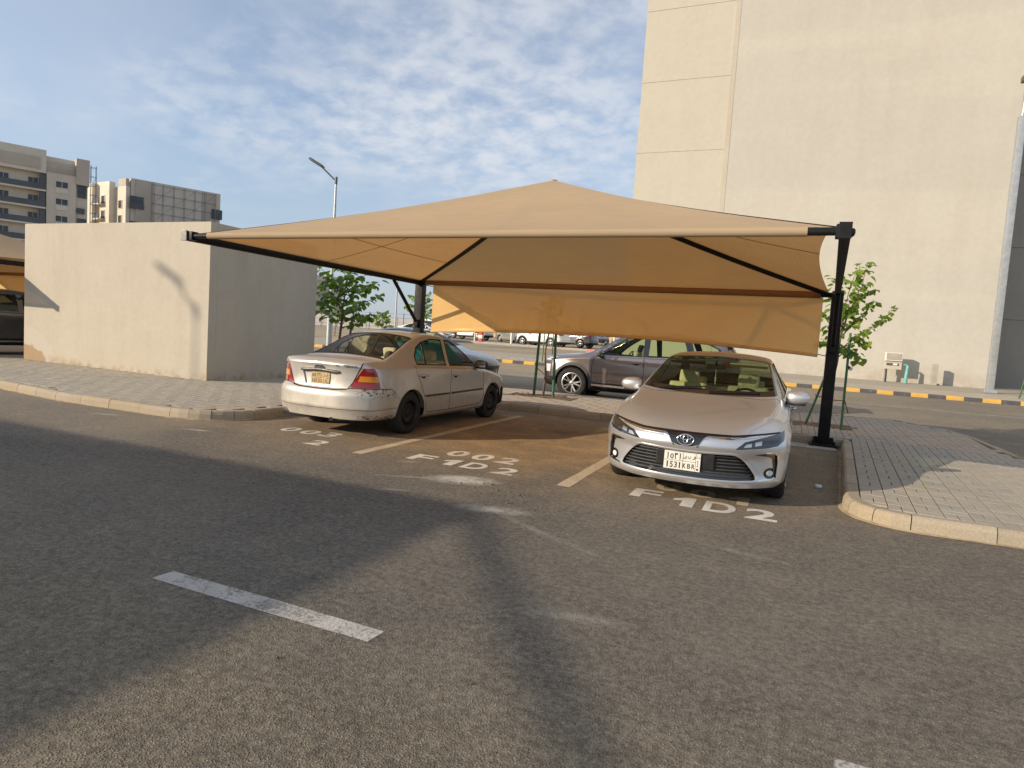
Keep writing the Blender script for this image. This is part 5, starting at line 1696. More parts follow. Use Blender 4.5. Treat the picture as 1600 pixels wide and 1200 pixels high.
for (txt, x, y, w, h, mt) in (('0', -3.55, 6.86, .25, .36, 'letters'), ('0', -3.22, 6.86, .25, .36, 'letters'), ('2', -2.89, 6.86, .25, .36, 'letters'),
                              ('F', -3.75, 6.36, .27, .33, 'letters'), ('1', -3.38, 6.34, .12, .33, 'letters'), ('D', -3.06, 6.34, .26, .34, 'letters'), ('2', -2.68, 6.31, .26, .34, 'letters'),
                              ('F', -1.16, 6.30, .28, .36, 'letters'), ('1', -.79, 6.20, .13, .38, 'letters'), ('D', -.46, 6.19, .28, .42, 'letters'), ('2', -.10, 6.16, .27, .40, 'letters'),
                              ('0', -1.02, 6.74, .25, .36, 'letters_dusty'), ('0', -.67, 6.67, .25, .36, 'letters_dusty'), ('1', -.32, 6.60, .12, .36, 'letters_dusty'),
                              ('0', -6.10, 6.83, .24, .32, 'letters'), ('0', -5.77, 6.83, .24, .32, 'letters'), ('3', -5.46, 6.86, .25, .34, 'letters'), ('2', -5.19, 6.28, .25, .30, 'letters')):
    o = text_mesh('painted_character', txt, 1.0, M[mt], lot, Matrix.Identity(4), offset=.028)
    if txt == '1':
        w = w * 1.55
        P1 = [(.42, 0), (1, 0), (1, 1), (.56, 1), (0, .74), (0, .52), (.42, .62)]
        me1 = bpy.data.meshes.new('painted_character'); me1.from_pydata([(a, b, 0) for a, b in P1], [], [(0, 1, 2, 3, 6), (3, 4, 5, 6)]); me1.materials.append(M[mt]); o.data = me1
    cs = [v.co for v in o.data.vertices]
    x0, x1 = min(c.x for c in cs), max(c.x for c in cs); y0, y1 = min(c.y for c in cs), max(c.y for c in cs)
    for v in o.data.vertices:
        v.co.x = x + ((v.co.x - x0) / (x1 - x0) - .5) * w; v.co.y = y + ((v.co.y - y0) / (y1 - y0) - .5) * h; v.co.z = .0025
# concrete patch at the post foot
q = MB(); q.box((.42, 11.42, .006), (.78, .52, .016), rz=.05, ch=.004); q.build('footing_patch', M['concrete'], lot)

# ---- road beyond: pavement of the big building with its yellow and grey kerb
far_pave = kind(paved('pavement', [(-44, 26.15), (26, 26.15), (26, 40), (-8.9, 40), (-8.9, 32.6), (-44, 32.6)], M['brick'], .125, (30,)))
kerb2 = kind(bpy.data.objects.new('kerb', None)); link(kerb2)
kerb_run([(-22, 26.0), (12, 26.0)], .16, .135, kerb2, [M['kerb_yellow'], M['kerb_black']], step=.52, closed=False)
kerb3 = kind(bpy.data.objects.new('kerb', None)); link(kerb3)
kerb_run([(-26, 47.6), (-9, 47.6)], .2, .16, kerb3, [M['concrete']], step=1.4, closed=False)
# flagstones of that pavement near its kerb
q = MB()
for i in range(-40, 26):
    for j in range(7):
        brick_geo(q, i * .41 + (j % 2) * .2, 26.45 + j * .41, .395, .395, 0, zg(26.45 + j * .41) + .120, .012 + .002 * ((i * 7 + j * 3) % 3))
kind(q.build('brick_field', M['brick'], far_pave), 'stuff')
# lane line on the road behind
o = mark('painted_line', [(-6, 20.9), (9, 20.9), (9, 21.0), (-6, 21.0)], M['white_line']); 
for v in o.data.vertices: v.co.z = zg(v.co.y) + .005
# ------------------------------------------------------------------ small rendered block beside the bays
def stained_box_mat():
    m, nt, b, n, c = plaster('stained_cream_render', (.505, .462, .385), (.45, .405, .328), .5, 1.0, .12)
    p = n.pos(); x, y, z = n.sep(p)
    # damp patch with flaking paint low at one end
    d = n.blob(x, z, -16.75, .45, 1.35, .75, -.25)
    d = n.math('MULTIPLY', n.ramp(n.math('ADD', d, n.math('MULTIPLY', n.noise(p, 2.2, 6, .65), .5)), .58, .66), n.ramp(y, 10.2, 9.9))
    c = n.mix(d, c, (.50, .46, .39))
    e = n.blob(x, z, -16.7, .25, 1.0, .42, -.2)
    e = n.ramp(n.math('ADD', e, n.math('MULTIPLY', n.noise(p, 6, 6, .7), .8)), .80, .92)
    c = n.mix(n.math('MULTIPLY', e, .8), c, (.34, .23, .12))
    low = n.math('MULTIPLY', n.ramp(z, .36, .12), n.ramp(n.noise(p, 5, 6, .7), .45, .62))
    c = n.mix(n.math('MULTIPLY', low, .85), c, (.36, .27, .17))
    drip = n.math('MULTIPLY', n.ramp(n.noise(p, 3.2, 6, .7, .1, (1, 1, .07)), .52, .72), n.ramp(z, 1.2, 3.4))
    c = n.mix(n.math('MULTIPLY', drip, .35), c, (.36, .32, .26))
    n.ln(c, b.inputs['Base Color'])
    return m
M['box_wall'] = stained_box_mat()
x0, x1, y0, y1 = BOX
t = thing('utility_block', 'low cream rendered block with a blank front beside the paved kerb', 'building', ((x0 + x1) / 2, (y0 + y1) / 2, KH))
def local(t_, q): q.v = [(a - t_.location.x, b - t_.location.y, c - t_.location.z) for a, b, c in q.v]; return q
H = 3.37
q = MB()
for nm, (a0, a1, b0, b1) in dict(front=(x0, x1, y0, y0 + .2), back=(x0, x1, y1 - .2, y1), left=(x0, x0 + .2, y0 + .2, y1 - .2), right=(x1 - .2, x1, y0 + .2, y1 - .2)).items():
    w = MB(); w.box(((a0 + a1) / 2, (b0 + b1) / 2, .05 + H / 2), (a1 - a0, b1 - b0, H - .1), ch=.008)
    local(t, w).build('wall', M['box_wall'], t)
w = MB(); w.box(((x0 + x1) / 2, (y0 + y1) / 2, H - .35), (x1 - x0 - .42, y1 - y0 - .42, .15)); local(t, w).build('roof', M['concrete'], t)
w = MB(); w.box(((x0 + x1) / 2, (y0 + y1) / 2, .06), (x1 - x0 - .02, y1 - y0 - .02, .14)); local(t, w).build('footing', M['concrete'], t)

# a like block behind the viewer whose shadow lies over the aisle, and the street lamp by it
k = 4.0 / math.tan(R(SUN_EL))
cxs, cys = -2.24 - k * .7071, 4.86 - k * .7071
t = thing('utility_block', 'cream rendered block across the aisle that shades the asphalt', 'building', (cxs - 9, cys - 5, 0))
w = MB(); w.box((0, 0, 2.0), (18, 10, 4.0)); w.build('wall', M['box_wall'], t)
w = MB(); w.bar((9, 5, 3.96), (9 + .56 * 5.2, 5 - .83 * 5.2, 3.96), .16, .03); w.build('added_shadow_beam', M['concrete'], t)  # unseen beam, added only to cast the narrow shadow band on the asphalt
w = MB(); w.box((9 + .56 * 5.1, 5 - .83 * 5.1, 1.92), (.05, .05, 3.84)); w.build('post', M['concrete'], t)  # unseen post, added to hold up the shadow-casting beam

# ------------------------------------------------------------------ big blank building
YW = 33.4
t = thing('apartment_tower', 'big blank cream building with a grooved strip at its corner', 'building', (0, YW, zg(YW)))
zb0 = .0
def wallbox(nm, a0, a1, b0, b1, z0, z1, mat, ch=.0):
    w = MB(); w.box(((a0 + a1) / 2, (b0 + b1) / 2 - YW, (z0 + z1) / 2), (a1 - a0, b1 - b0, z1 - z0), ch=ch)
    return w.build(nm, mat, t)
XL, XM, XR = -8.10, -3.78, 7.98
wallbox('wall', XM, XR, YW, YW + 16, -.3, 30, M['tower_wall'], .03)
# left strip: slabs with recessed grooves between
edges = [-.3, 3.8, 7.3, 10.8, 14.3, 17.8, 21.3, 24.8, 30]
for a, b in zip(edges[:-1], edges[1:]):
    wallbox('wall_panel', XL, XM - .002, YW + .035, YW + 16, a + .009, b - .009, M['tower_side'])
wallbox('groove_backing', XL + .05, XM - .01, YW + .055, YW + 15.9, -.3, 29.9, M['tower_side'])
wallbox('corner_strip', XM - .004, XM + .22, YW - .012, YW + .05, -.3, 30, M['box_wall'])
# recessed wing on the far right
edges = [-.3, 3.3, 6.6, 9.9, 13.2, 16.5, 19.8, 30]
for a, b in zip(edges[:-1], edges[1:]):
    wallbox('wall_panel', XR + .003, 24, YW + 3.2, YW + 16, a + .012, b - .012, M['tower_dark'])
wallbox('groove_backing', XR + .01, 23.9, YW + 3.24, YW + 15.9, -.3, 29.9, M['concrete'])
# little pipe stub in the wall
w = MB(); w.lathe([(.05, 0), (.05, .12), (.085, .12), (.085, 0)], 14, axis='y', c=(2.54, -.12, .62)); w.build('pipe_stub', M['seam'], t, smooth=True)

# grey column in front of the corner
t = thing('lamp_column', 'tall pale grey column standing before the corner of the blank building', 'column', (7.20, 30.05, zg(30) + .13))
w = MB(); w.box((0, 0, 5.2), (.24, .24, 10.4), ch=.03); w.build('post', M['grey_metal'], t, smooth=True)
w = MB(); w.box((0, 0, .06), (.42, .42, .12), ch=.02); w.build('base_plate', M['grey_metal'], t)
w = MB(); w.tube([(0, 0, 10.3), (.05, 0, 11.2), (.05, 0, 11.9)], .06, 10); w.build('spigot', M['grey_metal'], t, smooth=True)
w = MB(); w.box((.12, 0, 11.75), (.55, .3, .22), ch=.05); w.tube([(.02, 0, 11.2), (.3, 0, 11.65)], .03, 8); w.build('bracket', M['galv_dark'], t, smooth=True)

# meter cabinet on legs, its pipe, and the pillar beside it
t = thing('meter_cabinet', 'small weathered meter cabinet on a leg against the blank building', 'cabinet', (4.24, 32.75, zg(32.75) + .13))
w = MB(); w.box((0, 0, 1.12), (.66, .26, .36), ch=.015); w.build('cabinet', M['plate_white'], t)
w = MB(); w.box((0, -.02, .75), (.64, .24, .36), ch=.015); w.build('lower_box', M['box_wall'], t)
w = MB(); w.box((0, -.14, 1.13), (.58, .02, .29), ch=.006); w.build('door', M['concrete'], t)
w = MB(); w.box((-.04, -.15, .79), (.46, .04, .10), ch=.01); w.build('meter', M['galv_dark'], t)
w = MB(); w.box((.06, -.175, .79), (.17, .02, .08), ch=.006); w.build('dial', M['plate_white'], t)
w = MB(); w.box((0, -.145, .92), (.62, .02, .03)); w.build('rusty_rim', M['soil'], t)
w = MB(); w.tube([(-.25, .02, 0), (-.25, .02, .62)], [.06, .055], 12); w.build('leg', M['galv_dark'], t, smooth=True)
w = MB(); w.tube([(-.31, -.03, 0), (-.31, -.03, .54)], .065, 12); w.build('leg', M['concrete'], t, smooth=True)
M['teal'] = simple('teal_pipe', (.16, .40, .36), .5, 0, .15, 8)
w = MB(); w.tube([(.32, -.04, .80), (.50, -.04, .80), (.56, -.04, .74), (.55, -.04, .4), (.53, -.04, 0)], [.03, .035, .06, .072, .078], 12); w.build('pipe', M['teal'], t, smooth=True)
t = thing('service_pillar', 'short grey service pillar standing alone by the blank building', 'pillar', (5.83, 32.75, zg(32.75) + .13))
w = MB(); w.box((0, 0, .46), (.20, .20, .92), ch=.015); w.build('body', M['concrete'], t)
w = MB(); w.box((.18, .02, .05), (.10, .08, .06), ch=.015); w.build('foot', M['galv_dark'], t)

# ------------------------------------------------------------------ far blocks of flats
M['flat_grey'] = simple('taupe_cladding', (.56, .49, .41), .9, 0, .06, .4)
M['flat_dark'] = simple('darker_taupe_cladding', (.47, .41, .34), .9, 0, .06, .4)
M['flat_cream'] = simple('cream_facade', (.66, .60, .50), .9, 0, .07, .4)
M['flat_white'] = simple('pale_panel', (.60, .55, .47), .9, 0, .05, .4)
M['win'] = simple('far_window', (.05, .055, .06), .15, .0, .3, .3)
M['rail'] = simple('balcony_glass', (.07, .075, .08), .25, 0, .15, .3)
M['scaf'] = simple('scaffold_tube', (.17, .17, .18), .5, .5)

class Facade:
    """axes: u along a wall, n out of it"""
    def __init__(s, o, ang): s.o = Vector(o); s.a = ang
    def mb(s): return MB()
def block(t_, nm, mat, u0, u1, v0, v1, z0, z1):
    w = MB(); w.box(((u0 + u1) / 2, (v0 + v1) / 2, (z0 + z1) / 2), (u1 - u0, v1 - v0, z1 - z0))
    return w.build(nm, mat, t_)

def window_east(t_, v, z, w_, h_, u, two=True):
    """a window in the wall that faces local +x (u = wall plane)"""
    f = MB()
    for (dv, dz, a, b) in ((0, h_ / 2 + .06, w_ + .24, .12), (0, -h_ / 2 - .06, w_ + .24, .12), (-w_ / 2 - .06, 0, .12, h_), (w_ / 2 + .06, 0, .12, h_), (0, 0, .07, h_)):
        f.box((u + .05, v + dv, z + dz), (.12, a, b))
    o = f.build('window', M['flat_white'], t_)
    g = MB(); g.box((u + .01, v, z), (.03, w_, h_)); g.build('pane', M['win'], o)
    return o

# first block: local x = outwards (east-ish), local y = along the long face
ST = 3.3
ca, sa = math.cos(R(-25)), math.sin(R(-25))
def far_thing(name, label, px_dir, dist, rz):
    a = R(px_dir)
    return thing(name, label, 'building', (-math.sin(a) * dist, math.cos(a) * dist, 1.27), rz)

tA = far_thing('apartment_block', 'taupe apartment block with long dark balconies, leftmost on the skyline', 59.13, 156, R(-26))
HA = 29.6
block(tA, 'wall', M['flat_cream'], -16, 0, -26, 0, 0, HA - 4.3)
block(tA, 'tower', M['flat_grey'], -16, 1.25, .02, 4.7, 0, HA - 3.9)
block(tA, 'tower_head', M['flat_dark'], -15, 1.5, 4.72, 6.9, HA - 5.4, HA - .4)
block(tA, 'tower', M['flat_grey'], -15, .8, 4.72, 6.7, 0, HA - 5.42)
block(tA, 'parapet', M['flat_white'], -15.6, 1.4, -26, -.05, HA - 4.3, HA)
block(tA, 'parapet_panel', M['flat_dark'], 1.4, 1.55, -7.0, -.95, HA - 3.6, HA - 1.5)
block(tA, 'parapet_panel', M['flat_dark'], 1.4, 1.55, -18.0, -9.0, HA - 3.6, HA - 1.5)
block(tA, 'roof_house', M['flat_cream'], -14, -1.5, .1, 4.7, HA - 3.9, HA - .5)
for k_ in range(6):
    block(tA, 'louvre', M['flat_dark'], .9, 1.1, .1, 4.9, HA - 3.7 + .34 * k_, HA - 3.56 + .34 * k_)
for k_ in range(8):
    zf = HA - 7.5 - 3.25 * k_
    block(tA, 'balcony_slab', M['flat_white'], 0, 1.45, -26, -.06, zf - .22, zf + .10)
    block(tA, 'balcony_rail', M['rail'], 1.32, 1.4, -26, -.10, zf + .12, zf + 1.15)
    for v in (-15.5, -11.0, -6.4, -1.95):
        window_east(tA, v, zf + 1.2, 1.5, 2.1, .0)
    block(tA, 'screen', M['rail'], .0, 1.38, -1.0, -.12, zf + .12, zf + 2.9)
    window_east(tA, 2.45, zf + 1.55, 1.9, 1.1, 1.25)
    block(tA, 'panel', M['flat_white'], 1.25, 1.33, 1.45, 3.45, zf - .05, zf + .85)
    if k_ != 1: block(tA, 'corner_glazing', M['win'], .8, .95, 5.0, 6.5, zf - .3, zf + 2.2)
    else: block(tA, 'balcony_rail', M['rail'], .8, 1.2, 4.9, 6.2, zf - .1, zf + .9)

tB = far_thing('apartment_block', 'grey and cream apartment block with scaffold on its wide blank face', 53.95, 171, R(-27))
HB = 29.9
block(tB, 'wall', M['flat_grey'], -12, 0, 0, 18.9, 0, HB)
block(tB, 'wall_panel', M['flat_dark'], 0, .2, .9, 4.7, 0, HB - .1)
block(tB, 'wall_panel', M['flat_white'], 0, .16, 4.75, 14.7, 0, HB - .25)
block(tB, 'wall_panel', M['flat_dark'], 0, .2, 14.75, 18.0, 0, HB - .15)
for k_ in range(6):
    zf = HB - 6.6 - 5.6 * k_
    block(tB, 'corner_glazing', M['rail'], .2, .5, -.3, 2.6, zf, zf + 1.1)
    block(tB, 'corner_glazing', M['win'], .2, .4, -.2, 2.5, zf + 1.1, zf + 2.7)
    block(tB, 'corner_glazing', M['win'], .2, .45, 16.9, 19.3, zf + .4, zf + 2.7)
def window_south(t_, u, z, w_, h_, v):
    f = MB()
    for (du, dz, a, b) in ((0, h_ / 2 + .06, w_ + .24, .12), (0, -h_ / 2 - .06, w_ + .24, .12), (-w_ / 2 - .06, 0, .12, h_), (w_ / 2 + .06, 0, .12, h_)):
        f.box((u + du, v - .05, z + dz), (a, .12, b))
    o = f.build('window', M['flat_cream'], t_)
    g = MB(); g.box((u, v - .01, z), (w_, .03, h_)); g.build('pane', M['win'], o)
# the sunlit wing steps back behind the corner
steps = [(-4.6, -.3, 0.0, .9, 1.9), (-9.4, -4.6, .9, 2.2, .9), (-15.0, -9.4, 2.2, 3.4, 1.3), (-22.0, -15.0, 3.4, 4.4, 4.0)]
for i_, (u0, u1, v0, v1, dn) in enumerate(steps):
    block(tB, 'wing', M['flat_cream'], u0, u1, -v1, -v0 if v0 else -.01, 0, HB - dn)
    for k_ in range(8):
        zf = HB - dn - 5.0 - 3.3 * k_
        window_south(tB, (u0 + u1) / 2, zf + 1.0, 1.3, 1.7, -v1)
        if i_ in (1, 2):
            block(tB, 'balcony_slab', M['flat_cream'], u0 + .4, u0 + 2.6, -v1 - 1.2, -v1 - .01, zf - .25, zf)
            block(tB, 'balcony_rail', M['rail'], u0 + .5, u0 + 2.5, -v1 - 1.18, -v1 - 1.08, zf, zf + 1.0)
        else:
            pass
block(tB, 'roof_grille', M['flat_dark'], -3.4, -.5, -.85, -.1, HB - 1.9, HB - .2)
for o in tB.children:
    if o.name.split('.')[0] in ('wing', 'balcony_slab', 'balcony_rail', 'roof_grille') or (o.name.startswith('window') and True): o.rotation_euler.z = R(20)

def scaffold(label, ref, u0, u1, v0, v1, z1, nu, nv, nz, xdiag=True):
    t_ = thing('scaffold', label, 'scaffold', tuple(ref.location), ref.rotation_euler.z)
    st = []
    for i in range(nu + 1):
        for j in range(nv + 1):
            u = u0 + (u1 - u0) * i / max(nu, 1); v = v0 + (v1 - v0) * j / max(nv, 1)
            w = MB(); w.tube([(u, v, 0), (u, v, z1)], .045, 5); w.build('standard', M['scaf'], t_)
    w = MB()
    for k_ in range(1, nz + 1):
        z = z1 * k_ / nz - .4
        for i in range(nu + 1):
            u = u0 + (u1 - u0) * i / max(nu, 1)
            w.tube([(u, v0, z), (u, v1, z)], .035, 5)
        if nu:
            for j in range(nv + 1):
                v = v0 + (v1 - v0) * j / max(nv, 1)
                w.tube([(u0, v, z), (u1, v, z)], .035, 5)
        if xdiag:
            for j in range(nv):
                va = v0 + (v1 - v0) * j / nv; vb = v0 + (v1 - v0) * (j + 1) / nv
                if (j + k_) % 2: w.tube([(u1, va, z - z1 / nz), (u1, vb, z)], .028, 5)
    w.build('ledger', M['scaf'], t_)
    return t_
scaffold('scaffold bays climbing the wide blank face of the far grey block', tB, .6, 1.7, 4.0, 17.4, HB - .4, 1, 6, 14)
scaffold('slim scaffold tower at the corner of the taupe apartment block', tA, -.6, .4, 7.3, 8.2, HA - 1.0, 1, 1, 16)
scaffold('scaffold round the sunlit cream wing of the far grey block', tB, -13.4, -12.6, -8.8, -7.6, HB + .3, 1, 1, 12, False)

# block seen low between the cream block and the tree
tC = thing('apartment_block', 'grey flat roofed block seen low behind the leafy tree', 'building', (-92.5, 118, 1.27), R(-27))
block(tC, 'wall', M['flat_grey'], -14, 0, -30, 0, 0, 9.6)
block(tC, 'parapet', M['flat_white'], -14.2, .2, -30, .2, 9.6, 10.7)
for k_ in range(3):
    for v in (-13.5, -10.5, -7.5, -4.5, -1.6):
        window_east(tC, v, 1.9 + 3.1 * k_, 1.1, 1.5, .0)
# ------------------------------------------------------------------ cantilever carports
def make_carport(label, loc=(0, 0, 0)):
    t = thing('carport', label, 'carport', loc)
    XA, XB, YF, YB_, ZB = -7.15, .45, 5.82, 11.66, 2.455
    K = M['black_steel']
    yf = lambda x: YF + .20 * (XB - x) / (XB - XA) - .02
    for x, fx in ((XA, XA), (XB + .14, XB - .13)):
        px = x if x < 0 else .635
        m = MB(); m.box((px, YB_, 1.27), (.17, .17, 2.50), ch=.012)
        o = m.build('post', K, t, smooth=True)
        m = MB(); m.box((px, YB_, .035), (.42, .42, .025), ch=.006)
        for sx_ in (-1, 1):
            for sy_ in (-1, 1): m.lathe([(.018, 0), (.018, .06), (0, .06)], 8, c=(px + .15 * sx_, YB_ + .15 * sy_, .047))
        for a in range(4):
            d = Vector((math.cos(a * math.pi / 2), math.sin(a * math.pi / 2), 0))
            m.bar(Vector((px, YB_, .10)) + d * .085, Vector((px, YB_, .10)) + d * .15, .012, .10)
        m.build('base_plate', K, o)
        # arm out to the front, brace beneath it
        m = MB(); m.bar((px, YB_ + .12, ZB), (fx, yf(fx) - .06, ZB), .085, .12, ch=.008)
        o2 = m.build('arm', K, t, smooth=True)
        m = MB(); m.bar((fx, yf(fx) - .055, ZB), (fx, yf(fx) - .075, ZB), .095, .13, ch=.004); m.build('end_cap', M['galv_dark'] if x < 0 else K, o2)
        m = MB(); m.tube([(px, YB_ - .10, 1.62), (px + (fx - px) * .16, YB_ - 1.0, ZB - .06)], .035, 10)
        m.box((px, YB_ - .11, 1.60), (.10, .08, .14), ch=.01)
        m.build('brace', K, t, smooth=True)
    # front beam in its fabric sleeve
    m = MB(); m.tube([(XA + .02, yf(XA), ZB), (XB - .12, yf(XB), ZB)], .032, 12)
    for x in (XA + .08, XB - .16): m.box((x, yf(x), ZB), (.07, .10, .11), ch=.01)
    m.build('front_beam', K, t, smooth=True)
    m = MB(); m.tube([(XA + .36, yf(XA + .36), ZB + .002), (XB - .40, yf(XB - .4), ZB + .002)], .040, 14, cap=False)
    m.build('fabric_sleeve', M['fabric'], t, smooth='all')
    m = MB(); m.tube([(XA, YB_ - .02, ZB + .0), (XB + .14, YB_ - .02, ZB + .0)], .042, 12); m.build('back_beam', K, t, smooth=True)
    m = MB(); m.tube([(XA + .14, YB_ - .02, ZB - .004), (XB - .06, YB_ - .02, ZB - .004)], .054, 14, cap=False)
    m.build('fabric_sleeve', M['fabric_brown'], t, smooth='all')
    P = Vector(((XA + XB) / 2 + .07, (YF + YB_) / 2 + .02, 3.70))
    C4 = [Vector((XA + .10, yf(XA), ZB + .02)), Vector((XB - .22, yf(XB), ZB + .036)), Vector((XB + .06, YB_, ZB + .05)), Vector((XA + .03, YB_, ZB + .02))]
    Cr = [Vector((XA + .05, yf(XA) + .05, ZB)), Vector((XB - .07, yf(XB) + .05, ZB)), Vector((XB + .05, YB_ - .06, ZB)), Vector((XA + .02, YB_ - .06, ZB))]
    for c in Cr:
        m = MB(); pts = []
        for k in range(9):
            q = k / 8; p = c.lerp(P - Vector((0, 0, .07)), q); p.z -= .05 * math.sin(math.pi * q); pts.append(p)
        m.tube(pts, .036, 10); m.build('rafter', K, t, smooth='all')
    m = MB(); m.lathe([(0, .005), (.04, .004), (.055, -.01), (.055, -.04), (0, -.05)], 16, c=P); m.build('peak_cap', M['fabric'], t, smooth=True)
    # the roof: four faces, hips a little hollow, free edges scalloped inwards
    scal = [0.0, .13, 0.0, 0.0]
    for f, nm in enumerate(('front', 'right', 'back', 'left')):
        a, b = C4[f], C4[(f + 1) % 4]
        nrm = Vector((P.x - (a.x + b.x) / 2, P.y - (a.y + b.y) / 2, 0)).normalized()
        n = 22; vs_ = []; idx = {}
        for i in range(n + 1):
            s = i / n                      # towards the peak
            for j in range(n + 1):
                u = j / n
                e = a.lerp(b, u)
                e = e + nrm * scal[f] * math.sin(math.pi * u) ** .8
                if scal[f]: e.z += .10 * math.sin(math.pi * u)
                ha = a.lerp(P, s); hb = b.lerp(P, s)
                p = e.lerp(P, s)
                hip = .06 * math.sin(math.pi * s)
                p.z -= hip * 1.0 + .05 * math.sin(math.pi * s) * (4 * u * (1 - u)) * (1 - s)
                idx[(i, j)] = len(vs_); vs_.append(p)
        fs = [(idx[(i, j)], idx[(i, j + 1)], idx[(i + 1, j + 1)], idx[(i + 1, j)]) for i in range(n) for j in range(n)]
        m = MB(); m.add(vs_, fs)
        m.build('canopy_panel', M['fabric'], t, smooth='all')
        # sewn seams run up the face
        if f in (1, 3):
            for u in ((.55,) if f == 3 else (.40,)):
                m = MB(); j = int(u * n)
                m.tube([vs_[idx[(i, j)]] - Vector((0, 0, .006)) for i in range(0, n - 1)], .005, 5)
                m.build('seam', M['seam_thread'], t)
        if f == 3:
            m = MB(); i = int(.30 * n)
            m.tube([vs_[idx[(i, j)]] - Vector((0, 0, .006)) for j in range(n + 1)], .005, 5); m.build('seam', M['seam_thread'], t)
    # hanging screen at the back
    n, k = 48, 10
    vs_ = []
    for j in range(k + 1):
        for i in range(n + 1):
            u = i / n; x = XA + .30 + (XB - .02 - XA - .30) * u
            top = 2.412 - .008 * math.sin(math.pi * u); bot = 1.45 + .13 * math.sin(math.pi * u) ** .9 + .02 * u
            z = top + (bot - top) * j / k
            y = YB_ - .005 + .05 * math.sin(math.pi * j / k) * math.sin(math.pi * u) + .012 * math.sin(u * 23) * (j / k)
            vs_.append((x, y, z))
    m = MB(); m.add(vs_, [(j * (n + 1) + i, j * (n + 1) + i + 1, (j + 1) * (n + 1) + i + 1, (j + 1) * (n + 1) + i) for j in range(k) for i in range(n)])
    scr = m.build('screen', M['screen'], t, smooth='all')
    m = MB()
    for i in range(n + 1):
        pass
    m.tube([(vs_[k * (n + 1) + i][0], vs_[k * (n + 1) + i][1], vs_[k * (n + 1) + i][2] + .0) for i in range(n + 1)], .028, 8, cap=False)
    m.build('hem', M['screen'], scr, smooth='all')
    for x0, z0, x1, z1 in ((XA + .30, 2.37, XA + .09, 2.40), (XA + .30, 1.46, XA + .08, 1.44), (XB - .02, 2.37, .55, 2.40), (XB - .02, 1.49, .55, 1.47)):
        m = MB(); m.tube([(x0, YB_ - .005, z0), (x1, YB_ - .005, z1)], .008, 6); m.build('tie', M['galv_dark'], t)
    return t
carport = make_carport('tan pyramid shade canopy on black cantilever posts over the marked bays')
carport2 = copy_tree(carport)
carport2.location = (-18.28, 1.75, 0)
carport2['label'] = 'second tan shade canopy half hidden at the far side of the cream block'
for o in (carport, carport2): o['group'] = 'shade canopies over the parking'
# ------------------------------------------------------------------ vehicles in place
def put(o, x, y, heading, z=None):
    """heading: degrees, 0 = nose towards +x, 90 = nose towards +y (the models' noses look along -x)"""
    o.location = (x, y, zg(y) if z is None else z)
    o.rotation_euler = (0, 0, R(heading + 180))

new_car, _ = make_new_sedan()
put(new_car, -.79, 6.14 + 4.63 / 2, -90 - .6)
old_car, _ = make_old_sedan()
put(old_car, -5.61, 6.72 + 4.50 / 2, 90 - .8)
suv, _ = make_suv(M['suv_grey'], 'grey brown sport utility car parked beyond the paved island')
put(suv, -3.25, 15.62, 180)
side_car, _ = make_plain_sedan(M['dark_grey'], 'dark grey sedan whose bonnet shows past the old sedan', 'grey_sedan', glass=M['glass'])
put(side_car, -9.55, 15.85, 0)
far_glass = M['glass_dark']
wsedan, _ = make_plain_sedan(M['white_paint'], 'white sedan driving on the road behind, seen over the old sedan roof', 'white_sedan', glass=far_glass)
put(wsedan, -27.3, 45.5, 12, zg(45.5))
wsuv, _ = make_suv(M['white_paint'], 'white sport utility car parked on the far road, tail to the right', 'white_suv', full=False, glass=far_glass)
put(wsuv, -18.9, 50.5, 168, zg(50.5))
left_suv, _ = make_suv(M['dark_grey'], 'dark grey car under the second canopy at the frame edge', 'grey_suv', full=False, glass=far_glass)
put(left_suv, -19.25, 10.7, 90, .135)

def recolour(root, label, mat, old):
    c = copy_tree(root); c['label'] = label
    def walk(o):
        if o.type == 'MESH':
            for s in o.material_slots:
                if s.material is old:
                    s.link = 'OBJECT'; s.material = mat
        for ch in o.children: walk(ch)
    walk(c)
    return c
parked = 'cars parked along the far row'
for (src, old, label, mat, x, y, hd, nm) in (
        (wsedan, M['white_paint'], 'greenish grey sedan in the far row beside a pale post', M['green_grey'], -23.9, 56.5, 152, 'parked_sedan'),
        (wsuv, M['white_paint'], 'pale grey sport utility car in the far row left of the greenish sedan', M['silver'], -29.0, 57.0, 175, 'parked_suv'),
        (wsuv, M['white_paint'], 'white sport utility car in the far row behind the red and white barrier', M['white_paint'], -34.6, 57.5, 175, 'parked_suv'),
        (wsuv, M['white_paint'], 'dark sport utility car tucked behind the parked white one', M['dark_grey'], -17.8, 55.0, 168, 'parked_suv'),
        (wsedan, M['white_paint'], 'dark blue sedan facing out at the far end of the row', M['blue_paint'], -19.6, 70.5, -70, 'parked_sedan'),
        (wsedan, M['white_paint'], 'silver sedan facing out beside the dark blue one', M['silver'], -16.9, 69.5, -70, 'parked_sedan')):
    c = recolour(src, label, mat, old); c.name = nm; c['group'] = parked
    put(c, x, y, hd, zg(y))
M['red_rust'] = simple('red_oxide_paint', (.32, .07, .035), .7, 0, .2, 12)
M['red'] = simple('red_plastic', (.55, .05, .03), .5, 0, .12, 6)
M['pink_kerb'] = simple('faded_red_block', (.55, .20, .13), .8, 0, .15, 5)
